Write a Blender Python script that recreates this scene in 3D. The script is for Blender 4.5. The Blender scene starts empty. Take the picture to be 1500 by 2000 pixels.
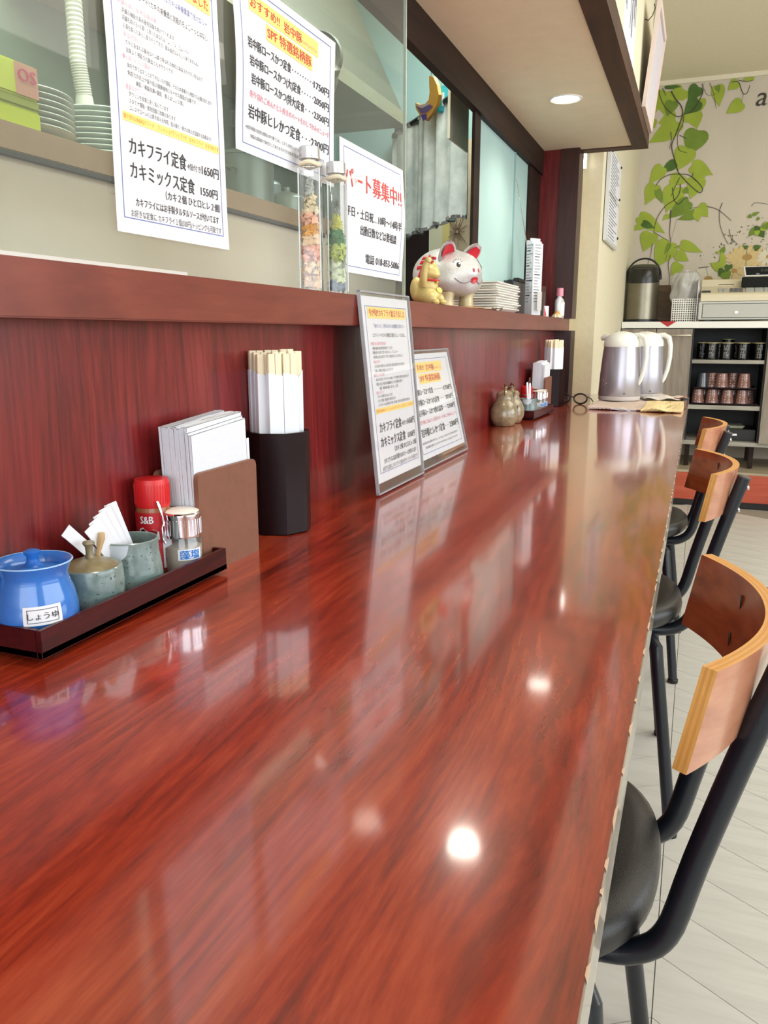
import bpy, bmesh, math, random
from math import sin, cos, pi, radians, sqrt, atan2
from mathutils import Vector, Matrix

random.seed(7)
C = bpy.context.scene.collection

# ------------------------------------------------------------------ camera
FPX = 1560.0                      # focal length in pixels of the 1500 x 2000 frame
PITCH = math.atan(348 / FPX)
YAW = math.atan(618 / math.hypot(FPX, 348))
CAM = Vector((0, 0, 0.99))
cd = bpy.data.cameras.new('camera')
cd.sensor_fit = 'VERTICAL'; cd.sensor_height = 36; cd.sensor_width = 27
cd.lens = 36 * FPX / 2000; cd.clip_start = 0.02; cd.clip_end = 100
cam = bpy.data.objects.new('camera', cd); C.objects.link(cam)
cam.location = CAM
cam.rotation_euler = (pi / 2 - PITCH, 0, YAW)
bpy.context.scene.camera = cam
_f = Vector((-sin(YAW) * cos(PITCH), cos(YAW) * cos(PITCH), -sin(PITCH)))
_r = Vector((cos(YAW), sin(YAW), 0)); _u = _r.cross(_f)
def ray(px, py): return (px - 750) * _r - (py - 1000) * _u + FPX * _f
def on_x(px, py, x): d = ray(px, py); return CAM + d * (x / d.x)
def on_y(px, py, y): d = ray(px, py); return CAM + d * (y / d.y)
def on_z(px, py, z): d = ray(px, py); return CAM + d * ((z - CAM.z) / d.z)

# ------------------------------------------------------------------ light
w = bpy.data.worlds.new('world'); bpy.context.scene.world = w; w.use_nodes = True
w.node_tree.nodes['Background'].inputs[0].default_value = (0.80, 0.90, 1.0, 1)
w.node_tree.nodes['Background'].inputs[1].default_value = 1.0
def area(name, loc, rot, sx, sy, power, col):
    l = bpy.data.lights.new(name, 'AREA'); l.shape = 'RECTANGLE'; l.size = sx; l.size_y = sy
    l.energy = power; l.color = col
    o = bpy.data.objects.new(name, l); C.objects.link(o); o.location = loc; o.rotation_euler = rot
    return o
area('window_daylight', (3.1, 1.2, 1.45), (0, radians(90), 0), 1.4, 4.4, 68, (0.90, 0.95, 1.0))
area('rear_window_daylight', (0.9, -2.3, 1.5), (radians(90), 0, 0), 3.4, 1.5, 47, (0.90, 0.95, 1.0))
area('kitchen_fill_light', (-.83, 1.1, 2.46), (0, 0, 0), 0.16, 3.0, 27, (0.93, 1.0, 0.94))  # added fill that brightens the kitchen, stands for no visible lamp
area('dining_fill_light', (1.3, 3.0, 2.34), (0, 0, 0), 1.2, 2.4, 30, (1.0, 0.94, 0.84))  # fill light added below the ceiling to lift the dining side
area('kitchen_end_fill_light', (-.83, 3.0, 2.46), (0, 0, 0), 0.16, 0.6, 7, (0.85, 1.0, 1.0))  # extra unseen light added to brighten the kitchen end around the curtain
vs = bpy.context.scene.view_settings
vs.view_transform = 'Standard'; vs.look = 'None'; vs.gamma = 1; vs.use_curve_mapping = False
vs.exposure = 0.35

# ------------------------------------------------------------------ materials
def lin(c):
    return tuple(((v / 255) / 12.92 if v / 255 <= 0.04045 else ((v / 255 + 0.055) / 1.055) ** 2.4) for v in c) + (1,)
def setp(b, **kw):
    for k, v in kw.items():
        k = k.replace('_', ' ')
        if k in b.inputs: b.inputs[k].default_value = v
_mats = {}
def mat(name, rgb, rough=0.5, metal=0.0, noise=0.0, nscale=30, bump=0.0, rgb2=None, stretch=(1, 1, 1), **kw):
    if name in _mats: return _mats[name]
    m = bpy.data.materials.new(name); m.use_nodes = True; nt = m.node_tree; b = nt.nodes['Principled BSDF']
    c = lin(rgb)
    setp(b, Base_Color=c, Roughness=rough, Metallic=metal, **kw)
    if noise > 0 or bump > 0 or rgb2:
        tc = nt.nodes.new('ShaderNodeTexCoord'); mp = nt.nodes.new('ShaderNodeMapping'); n = nt.nodes.new('ShaderNodeTexNoise')
        mp.inputs['Scale'].default_value = stretch
        nt.links.new(tc.outputs['Object'], mp.inputs['Vector']); nt.links.new(mp.outputs[0], n.inputs['Vector'])
        n.inputs['Scale'].default_value = nscale; n.inputs['Detail'].default_value = 5; n.inputs['Roughness'].default_value = .6
        r = nt.nodes.new('ShaderNodeValToRGB')
        c2 = lin(rgb2) if rgb2 else tuple(v * (1 - noise) for v in c[:3]) + (1,)
        r.color_ramp.elements[0].position = .35; r.color_ramp.elements[1].position = .65
        r.color_ramp.elements[0].color = c2; r.color_ramp.elements[1].color = c
        nt.links.new(n.outputs['Fac'], r.inputs[0]); nt.links.new(r.outputs[0], b.inputs['Base Color'])
        if bump > 0:
            bp = nt.nodes.new('ShaderNodeBump'); bp.inputs['Strength'].default_value = bump; bp.inputs['Distance'].default_value = .002
            nt.links.new(n.outputs['Fac'], bp.inputs['Height']); nt.links.new(bp.outputs[0], b.inputs['Normal'])
    _mats[name] = m; return m

def wood(name, dark, mid, light, axis='Y', fine=90, rough=.2, coat=0.0, coat_rough=.03, wav=1.0, ring=6.0, spec=.5, contrast=1.0, scale_rel=.045):
    if name in _mats: return _mats[name]
    m = bpy.data.materials.new(name); m.use_nodes = True; nt = m.node_tree; N = nt.nodes.new; L = nt.links.new
    b = nt.nodes['Principled BSDF']
    setp(b, Roughness=rough, Coat_Weight=coat, Coat_Roughness=coat_rough, Specular_IOR_Level=spec)
    tc = N('ShaderNodeTexCoord')
    # warp
    nz = N('ShaderNodeTexNoise'); nz.inputs['Scale'].default_value = 2.2; nz.inputs['Detail'].default_value = 2
    mp0 = N('ShaderNodeMapping'); st = {'X': (.35, 1.6, 1.6), 'Y': (1.6, .35, 1.6), 'Z': (1.6, 1.6, .35)}[axis]
    mp0.inputs['Scale'].default_value = st
    L(tc.outputs['Object'], mp0.inputs['Vector']); L(mp0.outputs[0], nz.inputs['Vector'])
    sub = N('ShaderNodeVectorMath'); sub.operation = 'SUBTRACT'; sub.inputs[1].default_value = (.5, .5, .5); L(nz.outputs['Color'], sub.inputs[0])
    scl = N('ShaderNodeVectorMath'); scl.operation = 'SCALE'; scl.inputs['Scale'].default_value = .22 * wav; L(sub.outputs[0], scl.inputs[0])
    add = N('ShaderNodeVectorMath'); add.operation = 'ADD'; L(tc.outputs['Object'], add.inputs[0]); L(scl.outputs[0], add.inputs[1])
    # fine streaks
    mp1 = N('ShaderNodeMapping'); k_ = scale_rel; s1 = {'X': (k_, 1, 1), 'Y': (1, k_, 1), 'Z': (1, 1, k_)}[axis]; mp1.inputs['Scale'].default_value = s1
    n1 = N('ShaderNodeTexNoise'); n1.inputs['Scale'].default_value = fine; n1.inputs['Detail'].default_value = 6; n1.inputs['Roughness'].default_value = .65
    L(add.outputs[0], mp1.inputs['Vector']); L(mp1.outputs[0], n1.inputs['Vector'])
    # broad bands
    mp2 = N('ShaderNodeMapping'); s2 = {'X': (.12, 1, 1), 'Y': (1, .12, 1), 'Z': (1, 1, .12)}[axis]; mp2.inputs['Scale'].default_value = s2
    n2 = N('ShaderNodeTexNoise'); n2.inputs['Scale'].default_value = ring; n2.inputs['Detail'].default_value = 3; n2.inputs['Distortion'].default_value = .6
    L(add.outputs[0], mp2.inputs['Vector']); L(mp2.outputs[0], n2.inputs['Vector'])
    # contour rings of the broad field give the cathedral figure
    mul = N('ShaderNodeMath'); mul.operation = 'MULTIPLY'; mul.inputs[1].default_value = 32; L(n2.outputs['Fac'], mul.inputs[0])
    sn = N('ShaderNodeMath'); sn.operation = 'SINE'; L(mul.outputs[0], sn.inputs[0])
    m2 = N('ShaderNodeMath'); m2.operation = 'MULTIPLY_ADD'; m2.inputs[1].default_value = .055 * contrast; m2.inputs[2].default_value = 0; L(sn.outputs[0], m2.inputs[0])
    a1 = N('ShaderNodeMath'); a1.operation = 'MULTIPLY_ADD'; a1.inputs[1].default_value = .62 * contrast; L(n1.outputs['Fac'], a1.inputs[0]); L(m2.outputs[0], a1.inputs[2])
    a2 = N('ShaderNodeMath'); a2.operation = 'MULTIPLY_ADD'; a2.inputs[1].default_value = .38 * contrast; L(n2.outputs['Fac'], a2.inputs[0]); L(a1.outputs[0], a2.inputs[2])
    a3 = N('ShaderNodeMath'); a3.operation = 'ADD'; a3.inputs[1].default_value = .5 - .5 * contrast; L(a2.outputs[0], a3.inputs[0])
    r = N('ShaderNodeValToRGB'); cr = r.color_ramp
    cr.elements[0].position = .34; cr.elements[0].color = lin(dark)
    cr.elements[1].position = .66; cr.elements[1].color = lin(light)
    e = cr.elements.new(.5); e.color = lin(mid)
    L(a3.outputs[0], r.inputs[0]); L(r.outputs[0], b.inputs['Base Color'])
    _mats[name] = m; return m

def clear(name, tint=(1, 1, 1), gloss=1.0, haze=0.0, hazecol=(.8, .85, .8), rough=.02, base=.04):
    """thin clear sheet: lets light through, mirrors more at grazing angles, a little milky"""
    if name in _mats: return _mats[name]
    m = bpy.data.materials.new(name); m.use_nodes = True; nt = m.node_tree; nt.nodes.clear(); N = nt.nodes.new; L = nt.links.new
    out = N('ShaderNodeOutputMaterial'); tr = N('ShaderNodeBsdfTransparent'); tr.inputs[0].default_value = (*tint, 1)
    gl = N('ShaderNodeBsdfGlossy'); gl.inputs['Roughness'].default_value = rough
    df = N('ShaderNodeBsdfDiffuse'); df.inputs[0].default_value = (*hazecol, 1)
    mx0 = N('ShaderNodeMixShader'); mx0.inputs[0].default_value = haze; L(tr.outputs[0], mx0.inputs[1]); L(df.outputs[0], mx0.inputs[2])
    lw = N('ShaderNodeLayerWeight'); lw.inputs[0].default_value = .5
    pw = N('ShaderNodeMath'); pw.operation = 'POWER'; pw.inputs[1].default_value = 5; L(lw.outputs['Facing'], pw.inputs[0])
    ma = N('ShaderNodeMath'); ma.operation = 'MULTIPLY_ADD'; ma.inputs[1].default_value = 1 - base; ma.inputs[2].default_value = base; L(pw.outputs[0], ma.inputs[0])
    ml = N('ShaderNodeMath'); ml.operation = 'MULTIPLY'; ml.inputs[1].default_value = gloss; ml.use_clamp = True; L(ma.outputs[0], ml.inputs[0])
    mx = N('ShaderNodeMixShader'); L(ml.outputs[0], mx.inputs[0]); L(mx0.outputs[0], mx.inputs[1]); L(gl.outputs[0], mx.inputs[2])
    L(mx.outputs[0], out.inputs[0]); _mats[name] = m; return m
def emit(name, col, s):
    m = bpy.data.materials.new(name); m.use_nodes = True; b = m.node_tree.nodes['Principled BSDF']
    setp(b, Base_Color=(*col, 1), Emission_Color=(*col, 1), Emission_Strength=s); return m

M_counter = wood('counter_laminate', (96, 24, 12), (148, 46, 24), (176, 72, 42), 'Y', fine=130, rough=.24, coat=1.0, coat_rough=.075, wav=1.2, ring=5, contrast=.85, scale_rel=.09)
M_wall = wood('wall_laminate', (78, 12, 16), (116, 26, 28), (138, 44, 44), 'Z', fine=130, rough=.34, coat=.35, coat_rough=.16, ring=6, contrast=1.0)
M_ledge = wood('ledge_laminate', (96, 36, 28), (118, 50, 38), (134, 66, 50), 'Y', fine=90, rough=.36, coat=.2, coat_rough=.15, ring=12, contrast=.6)
M_pillar = wood('pillar_laminate', (60, 8, 10), (104, 18, 18), (128, 34, 30), 'Z', fine=110, rough=.35)
M_dark = wood('dark_trim', (26, 15, 11), (38, 22, 15), (50, 30, 20), 'Y', fine=50, rough=.6, spec=.25)
M_soffit_trim = wood('soffit_trim', (50, 28, 16), (66, 38, 22), (78, 48, 28), 'Y', fine=50, rough=.55, spec=.3)
M_cream = mat('cream_paint', (230, 222, 194), .75, noise=.06, nscale=40)
M_soffit = mat('soffit_paint', (234, 220, 192), .8, noise=.05, nscale=14)
M_ceil = mat('ceiling_paper', (232, 223, 200), .85, noise=.04, nscale=60, bump=.1)
M_mural = mat('mural_paper', (206, 196, 180), .8, noise=.05, nscale=6, stretch=(1, 1, .3))
M_floor = wood('floor_vinyl', (184, 183, 176), (199, 198, 191), (210, 209, 203), 'X', fine=45, rough=.42, ring=5, contrast=.8)
M_joint = mat('floor_joint', (150, 146, 134), .7)
M_white = mat('white_plastic', (235, 235, 228), .35)
M_paper = mat('white_paper', (226, 227, 234), .8)
M_ink = mat('black_ink', (58, 58, 62), .8)
M_redink = mat('red_ink', (214, 82, 74), .8)
M_pinkink = mat('pink_ink', (230, 150, 165), .8)
M_blueink = mat('blue_ink', (98, 104, 160), .8)
M_yell = mat('highlight_ink', (250, 220, 130), .8)
M_orangeink = mat('orange_ink', (222, 140, 70), .8)
M_border = mat('border_ink', (112, 124, 178), .8)
M_black = mat('black_plastic', (20, 20, 22), .35)
M_metal_black = mat('black_powdercoat', (20, 25, 36), .30, noise=.3, nscale=400, bump=.12)
M_vinyl = mat('black_vinyl', (26, 24, 24), .36, noise=.25, nscale=500, bump=.25)
M_chrome = mat('chrome', (225, 225, 230), .1, 1.0)
M_steel = mat('brushed_steel', (140, 134, 118), .35, .9, noise=.15, nscale=12)
M_ksteel = mat('kitchen_steel', (176, 168, 150), .42, .55, noise=.1, nscale=6)
M_mdf = mat('brown_board', (128, 84, 66), .55, noise=.12, nscale=60, bump=.08)
M_lacq = mat('dark_lacquer', (26, 6, 8), .32, Specular_IOR_Level=.16)
M_tray = wood('tray_lacquer', (46, 6, 10), (62, 9, 14), (76, 16, 18), 'Y', fine=200, rough=.35, coat=.2, coat_rough=.12, spec=.3)
M_bamboo = mat('chopstick_wood', (240, 226, 196), .6, noise=.12, nscale=300, stretch=(1, 1, .05))
M_sleeve = mat('sleeve_paper', (226, 230, 238), .75)
M_nap = mat('napkin_paper', (222, 228, 238), .85, noise=.03, nscale=200)
M_blueglaze = mat('blue_glaze', (48, 118, 205), .16, noise=.15, nscale=18, Coat_Weight=.5, Coat_Roughness=.05)
M_greyglaze = mat('grey_green_glaze', (134, 150, 148), .28, rgb2=(98, 118, 116), nscale=45, Coat_Weight=.3)
M_olive = mat('olive_glaze', (140, 128, 96), .3, rgb2=(112, 102, 76), nscale=60)
M_speck = mat('glaze_specks', (44, 46, 42), .4)
M_rawclay = mat('pale_glaze', (196, 206, 216), .25)
M_ochre = mat('ochre_glaze', (156, 142, 112), .22, rgb2=(122, 110, 86), nscale=50, Coat_Weight=.6, Coat_Roughness=.06)
M_redcap = mat('red_plastic', (205, 32, 36), .38)
M_redlabel = mat('red_label', (178, 24, 34), .4)
M_silverpaint = mat('silver_paint', (214, 214, 212), .4, .35, rgb2=(196, 196, 198), nscale=260, bump=.25)
M_gold = mat('gold_paint', (212, 190, 124), .42, .25, noise=.12, nscale=20)
M_pinkred = mat('ear_red', (206, 38, 56), .5)
M_ply = wood('plywood_edge', (206, 144, 74), (216, 158, 88), (224, 172, 104), 'Y', fine=200, rough=.4, ring=10, contrast=.5)
M_plyface = wood('backrest_veneer', (106, 42, 16), (138, 62, 28), (156, 78, 38), 'Y', fine=60, rough=.3, coat=.3, coat_rough=.15)
M_plyback = wood('backrest_back', (164, 104, 78), (184, 124, 96), (196, 140, 112), 'Y', fine=60, rough=.28, coat=.4, coat_rough=.12)
M_clear = clear('clear_acrylic', (.985, .99, .99), .7, .01)
M_pane = clear('screen_glass', (.96, .985, .97), .45, .045, (.75, .8, .76))
M_bottle = clear('bottle_glass', (.96, .97, .97), 1.2, .03, (.9, .93, .95))
M_teal = mat('frosted_teal', (168, 200, 198), .5, noise=.04, nscale=5)
M_tealdark = mat('frosted_seam', (140, 172, 172), .5)
M_kwall = mat('kitchen_wall', (136, 152, 140), .5, noise=.12, nscale=2.5)
M_kwhite = mat('plate_glaze', (212, 222, 212), .25)
M_greywood = wood('grey_wood', (112, 100, 90), (138, 126, 114), (156, 146, 134), 'Z', fine=50, rough=.45, ring=7)
M_palewood = wood('pale_shelf_edge', (140, 136, 126), (162, 158, 148), (180, 176, 166), 'X', fine=50, rough=.45)
M_darkin = mat('dark_interior', (24, 24, 26), .5)
M_stage = wood('platform_vinyl', (150, 138, 114), (166, 154, 130), (178, 166, 142), 'X', fine=40, rough=.5)
M_stagered = wood('platform_red', (158, 62, 42), (182, 80, 56), (196, 98, 72), 'X', fine=30, rough=.4, ring=3)
M_leaf = mat('leaf_green', (160, 178, 62), .8, noise=.14, nscale=9)
M_leafm = mat('leaf_mid_green', (120, 146, 52), .8, noise=.2, nscale=9)
M_leafd = mat('leaf_dark_green', (80, 112, 46), .8, noise=.25, nscale=9)
M_vine = mat('vine_ink', (70, 62, 58), .8)
M_petal = mat('petal_cream', (214, 190, 136), .8, noise=.1, nscale=60)
M_petalw = mat('petal_white', (214, 206, 184), .8)
M_petalc = mat('flower_centre', (172, 140, 80), .8)

# ------------------------------------------------------------------ mesh helpers
class MB:
    def __init__(s): s.v = []; s.f = []; s.m = []; s.sm = []
    def add(s, vs, fs, mi=0, smooth=False, M=None):
        o = len(s.v)
        for p in vs:
            p = Vector(p)
            s.v.append(tuple(M @ p) if M else tuple(p))
        for f in fs: s.f.append(tuple(i + o for i in f)); s.m.append(mi); s.sm.append(smooth)
        return s
    def box(s, a, b, mi=0, M=None, bev=0.0):
        x0, y0, z0 = a; x1, y1, z1 = b
        if bev > 0:
            bm = bmesh.new(); bmesh.ops.create_cube(bm, size=1)
            for v in bm.verts: v.co = Vector(((x0 + x1) / 2 + v.co.x * (x1 - x0), (y0 + y1) / 2 + v.co.y * (y1 - y0), (z0 + z1) / 2 + v.co.z * (z1 - z0)))
            bmesh.ops.bevel(bm, geom=bm.edges[:], offset=bev, segments=2, affect='EDGES')
            bm.verts.index_update()
            s.add([v.co.copy() for v in bm.verts], [[v.index for v in f.verts] for f in bm.faces], mi, False, M); bm.free(); return s
        return s.add([(x0, y0, z0), (x1, y0, z0), (x1, y1, z0), (x0, y1, z0), (x0, y0, z1), (x1, y0, z1), (x1, y1, z1), (x0, y1, z1)],
                     [(0, 3, 2, 1), (4, 5, 6, 7), (0, 1, 5, 4), (1, 2, 6, 5), (2, 3, 7, 6), (3, 0, 4, 7)], mi, False, M)
    def lathe(s, prof, n=32, mi=0, c=(0, 0, 0), sx=1, sy=1, smooth=True, M=None, cap=True):
        vs = []; fs = []; k = len(prof)
        for i in range(n):
            a = 2 * pi * i / n
            for r, z in prof: vs.append((c[0] + r * cos(a) * sx, c[1] + r * sin(a) * sy, c[2] + z))
        for i in range(n):
            j = (i + 1) % n
            for t in range(k - 1): fs.append((i * k + t, j * k + t, j * k + t + 1, i * k + t + 1))
        if cap and prof[0][0] > 1e-5: fs.append(tuple(i * k for i in range(n))[::-1])
        if cap and prof[-1][0] > 1e-5: fs.append(tuple(i * k + k - 1 for i in range(n)))
        return s.add(vs, fs, mi, smooth, M)
    def tube(s, pts, r, n=10, mi=0, M=None, closed=False):
        pts = [Vector(p) for p in pts]; K = len(pts); rr = r if isinstance(r, (list, tuple)) else [r] * K
        vs = []; fs = []; up = None
        for i, p in enumerate(pts):
            if closed: t = (pts[(i + 1) % K] - pts[i - 1]).normalized()
            else: t = (pts[min(i + 1, K - 1)] - pts[max(i - 1, 0)]).normalized()
            if up is None: up = Vector((0, 0, 1)) if abs(t.z) < .9 else Vector((1, 0, 0))
            a = t.cross(up).normalized(); up = a.cross(t).normalized()
            for j in range(n):
                q = 2 * pi * j / n; vs.append(p + a * cos(q) * rr[i] + up * sin(q) * rr[i])
        for i in range(K if closed else K - 1):
            i2 = (i + 1) % K
            for j in range(n):
                k = (j + 1) % n; fs.append((i * n + j, i * n + k, i2 * n + k, i2 * n + j))
        if not closed: fs += [tuple(range(n))[::-1], tuple((K - 1) * n + j for j in range(n))]
        return s.add(vs, fs, mi, True, M)
    def prism(s, poly, h0, h1, mi=0, M=None, smooth=False):
        n = len(poly); vs = [(x, y, h0) for x, y in poly] + [(x, y, h1) for x, y in poly]
        fs = [tuple(range(n))[::-1], tuple(range(n, 2 * n))] + [(i, (i + 1) % n, n + (i + 1) % n, n + i) for i in range(n)]
        return s.add(vs, fs, mi, smooth, M)
    def grid(s, f, nu, nv, mi=0, smooth=True, M=None):
        vs = [f(i / nu, j / nv) for j in range(nv + 1) for i in range(nu + 1)]
        fs = [(j * (nu + 1) + i, j * (nu + 1) + i + 1, (j + 1) * (nu + 1) + i + 1, (j + 1) * (nu + 1) + i) for j in range(nv) for i in range(nu)]
        return s.add(vs, fs, mi, smooth, M)
    def build(s, name, mats, parent=None, loc=None):
        me = bpy.data.meshes.new(name); me.from_pydata(s.v, [], s.f)
        for mm in (mats if isinstance(mats, (list, tuple)) else [mats]): me.materials.append(mm)
        me.polygons.foreach_set('material_index', s.m); me.polygons.foreach_set('use_smooth', s.sm)
        me.update()
        if any(s.sm):
            bm = bmesh.new(); bm.from_mesh(me); bmesh.ops.recalc_face_normals(bm, faces=bm.faces[:])
            for e in bm.edges:
                if len(e.link_faces) == 2 and e.calc_face_angle(0) > radians(38): e.smooth = False
            bm.to_mesh(me); bm.free()
        o = bpy.data.objects.new(name, me); C.objects.link(o)
        if parent: o.parent = parent
        if loc is not None: o.location = loc
        return o
def thing(name, label, cat, loc=(0, 0, 0), rz=0, group=None):
    o = bpy.data.objects.new(name, None); C.objects.link(o); o.empty_display_size = .02
    o.location = loc; o.rotation_euler = (0, 0, rz); o['label'] = label; o['category'] = cat
    if group: o['group'] = group
    return o
def tag(o, label, cat, group=None):
    o['label'] = label; o['category'] = cat
    if group: o['group'] = group
    return o
def struct(o): o['kind'] = 'structure'; return o
def dup(root, label, loc=None, rot=None):
    r = root.copy(); C.objects.link(r); r['label'] = label
    if loc is not None: r.location = loc
    if rot is not None: r.rotation_euler = rot
    for ch in list(root.children):
        c = ch.copy(); C.objects.link(c); c.parent = r
        for g in ch.children:
            d = g.copy(); C.objects.link(d); d.parent = c
    return r
ORD = ['first', 'second', 'third', 'fourth', 'fifth', 'sixth', 'seventh', 'eighth', 'ninth', 'tenth', 'eleventh', 'twelfth', 'thirteenth', 'fourteenth']
def rbox(a, b, bev, n, m, parent=None): return MB().box(a, b, bev=bev).build(n, m, parent)

_tc = {}
def glyphs(s, bold=0.0):
    """flat outline of a line of writing, one unit = one em, starting at x = 0"""
    k = (s, bold)
    if k in _tc: return _tc[k]
    cu = bpy.data.curves.new('line', 'FONT'); cu.body = s; cu.size = 1; cu.resolution_u = 2; cu.offset = bold; cu.fill_mode = 'FRONT'
    o = bpy.data.objects.new('line', cu); C.objects.link(o)
    dg = bpy.context.evaluated_depsgraph_get(); me = bpy.data.meshes.new_from_object(o.evaluated_get(dg))
    vs = [tuple(v.co) for v in me.vertices]; fs = [tuple(p.vertices) for p in me.polygons]
    bpy.data.objects.remove(o); bpy.data.curves.remove(cu); bpy.data.meshes.remove(me)
    if vs:
        x0 = min(v[0] for v in vs); x1 = max(v[0] for v in vs); vs = [(v[0] - x0, v[1]) for v in vs]; wd = x1 - x0
    else: wd = 0
    _tc[k] = (vs, fs, wd); return _tc[k]
def write(mb, s, x, y, h, wmax=None, f=None, bold=0.0, align='L', mi=0, slant=0.0):
    """put a line of writing on a surface f(x, y, lift) -> point; h = em height; wmax stretches or squeezes to that width"""
    vs, fs, wd = glyphs(s)
    if not vs: return
    sx = (wmax / wd) if wmax else h
    W = wd * sx
    if align == 'C': x -= W / 2
    if align == 'R': x -= W
    for k, d in enumerate((0,) if bold < .008 else (-bold, bold)):      # heavy strokes: printed twice, a hair apart
        mb.add([f(x + (v[0] + slant * v[1] + d) * sx, y + (v[1] - .36 + d * .5) * h, .0007 + .00012 * k) for v in vs], fs, mi)
def rect(mb, x0, y0, x1, y1, f, mi=0, lift=.0004, n=10):
    mb.grid(lambda u, v: f(x0 + (x1 - x0) * u, y0 + (y1 - y0) * v, lift), n, 2, mi)
def border(mb, x0, y0, x1, y1, t, f, mi=0):
    rect(mb, x0, y0, x1, y0 + t, f, mi, n=16); rect(mb, x0, y1 - t, x1, y1, f, mi, n=16)
    for xa in (x0, x1 - t):
        mb.grid(lambda u, v, xa=xa: f(xa + t * u, y0 + (y1 - y0) * v, .0004), 1, 16, mi)

# ------------------------------------------------------------------ the room
CT = .72                 # counter top
XW = -.571               # wall behind the counter
XL = -.525               # ledge front
LZ0, LZ1 = 1.003, 1.052  # ledge
YE = 3.55                # end of ledge, soffit and laminate wall
floor = struct(MB().box((-2.2, -2.6, -.06), (3.2, 5.7, -.006)).build('floor', M_floor))
# joints lie between the chevron planks: a darker bed under them
struct(MB().box((-.93, -.35, -.0065), (1.42, 4.97, -.004)).build('floor_bed', M_joint, floor))
apex, cw, pitch = .012, .50, .135
def plank_mesh(slope, var):
    g = .0008; hw = cw / 2 - g; pts = []
    tt = slope * .62 * hw
    poly = [(-hw, -tt - pitch / 2 + g), (hw, tt - pitch / 2 + g), (hw, tt + pitch / 2 - g), (-hw, -tt + pitch / 2 - g)]
    mb = MB().prism(poly, -.005, 0.0)
    return mb
plm = {}
for s in (1, -1):
    o = plank_mesh(s, 0).build('plank', M_floor, floor); plm[s] = o.data; bpy.data.objects.remove(o)
for ci in range(-2, 3):
    xc = apex - cw / 2 + ci * cw; s = 1 if ci % 2 == 0 else -1
    for k in range(40):
        y = -.3 + k * pitch + pitch / 2
        if y > 4.85 or y < -.2: continue
        o = bpy.data.objects.new('plank', plm[s]); C.objects.link(o); o.parent = floor; o.location = (xc, y, 0)
# room shell
ZC = 2.50
struct(MB().box((-2.2, -2.6, ZC), (3.2, 5.7, ZC + .06)).build('ceiling', M_ceil))
YM = 5.62
wall_far = struct(MB().box((-.60, YM, 0), (3.2, YM + .1, ZC)).build('wall_far', M_mural))
struct(MB().box((-.45, YM - .02, 2.475), (3.15, YM, ZC)).build('trim_1', M_ceil))
def wall_with_hole(name, axis, pos, t, a0, a1, h0, h1, z0=0, z1=ZC):
    mb = MB()
    def b(u0, u1, v0, v1):
        if axis == 'X': mb.box((pos, u0, v0), (pos + t, u1, v1))
        else: mb.box((u0, pos, v0), (u1, pos + t, v1))
    lo, hi = (-2.6, 5.7) if axis == 'X' else (-2.2, 3.2)
    b(lo, a0, z0, z1); b(a1, hi, z0, z1); b(a0, a1, z0, h0); b(a0, a1, h1, z1)
    return struct(mb.build(name, M_cream))
wall_with_hole('wall_right', 'X', 3.2, .1, -1.2, 3.6, .8, 2.15)
wall_with_hole('wall_rear', 'Y', -2.7, .1, -.9, 2.7, .75, 2.2)
for nm, ax in (('window_1', 'X'), ('window_2', 'Y')):
    fr = MB(); gl = MB()
    a0, a1, h0, h1 = (-1.2, 3.6, .8, 2.15) if ax == 'X' else (-.9, 2.7, .75, 2.2)
    def b(mb, u0, u1, v0, v1, d0, d1):
        if ax == 'X': mb.box((3.2 + d0, u0, v0), (3.2 + d1, u1, v1))
        else: mb.box((u0, -2.7 + d0, v0), (u1, -2.7 + d1, v1))
    for u in [a0 + (a1 - a0) * k / 3 for k in range(4)]:
        u = min(max(u, a0 + .025), a1 - .025); b(fr, u - .025, u + .025, h0, h1, .02, .07)
    b(fr, a0, a1, h0, h0 + .05, .02, .07); b(fr, a0, a1, h1 - .05, h1, .02, .07)
    o = struct(fr.build(nm, mat('window_frame_alu', (170, 170, 165), .4, .5)))
    b(gl, a0, a1, h0, h1, .04, .045); gl.build('pane', M_clear, o)

# counter
ctr = thing('counter', 'long glossy red-brown wood-grain dining counter running away to the kettles', 'counter', (0, 0, 0))
XR = -.0245; YC = 3.80
MB().box((XW, -.6, CT - .0012), (XR, 3.00, CT), bev=0).build('worktop', M_counter, ctr)
MB().box((XW, 3.002, CT - .0012), (XR, YC, CT), bev=0).build('worktop', M_counter, ctr)
o = MB().box((XW, -.6, CT - .040), (XR - .002, YC, CT - .0014)).build('core_board', mat('core_board', (120, 96, 80), .6), ctr)
M_edge = mat('edge_band', (188, 178, 164), .22, rgb2=(120, 104, 94), nscale=7, stretch=(1, .5, 1), Coat_Weight=.5)
o = MB().box((XR - .0018, -.6, CT - .042), (XR + .0010, YC, CT - .0008)).build('edge_band', M_edge, ctr); o['label'] = 'pale chipped edge band'
# chips along the arris where the red laminate has flaked
chips = MB(); rr = random.Random(3)
y = .3
while y < 2.6:
    l = rr.uniform(.006, .035); d = rr.uniform(.0001, .0004)
    chips.add([(XR + .0012, y, CT + .0002), (XR - d, y + l * .3, CT + .0002), (XR - d * .7, y + l * .7, CT + .0002), (XR + .0012, y + l, CT + .0002), (XR + .0012, y + l, CT - .0015), (XR + .0012, y, CT - .0015)],
              [(0, 3, 2, 1), (0, 5, 4, 3)]); y += l + rr.uniform(.0, .05)
o = chips.build('chipped_edge', mat('chip_pale', (206, 176, 152), .5), ctr); o['kind'] = 'stuff'
# counter body under the top
MB().box((XW, -.6, 0), (XW + .12, YC, CT - .04)).build('base_panel', M_wall, ctr)

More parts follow.
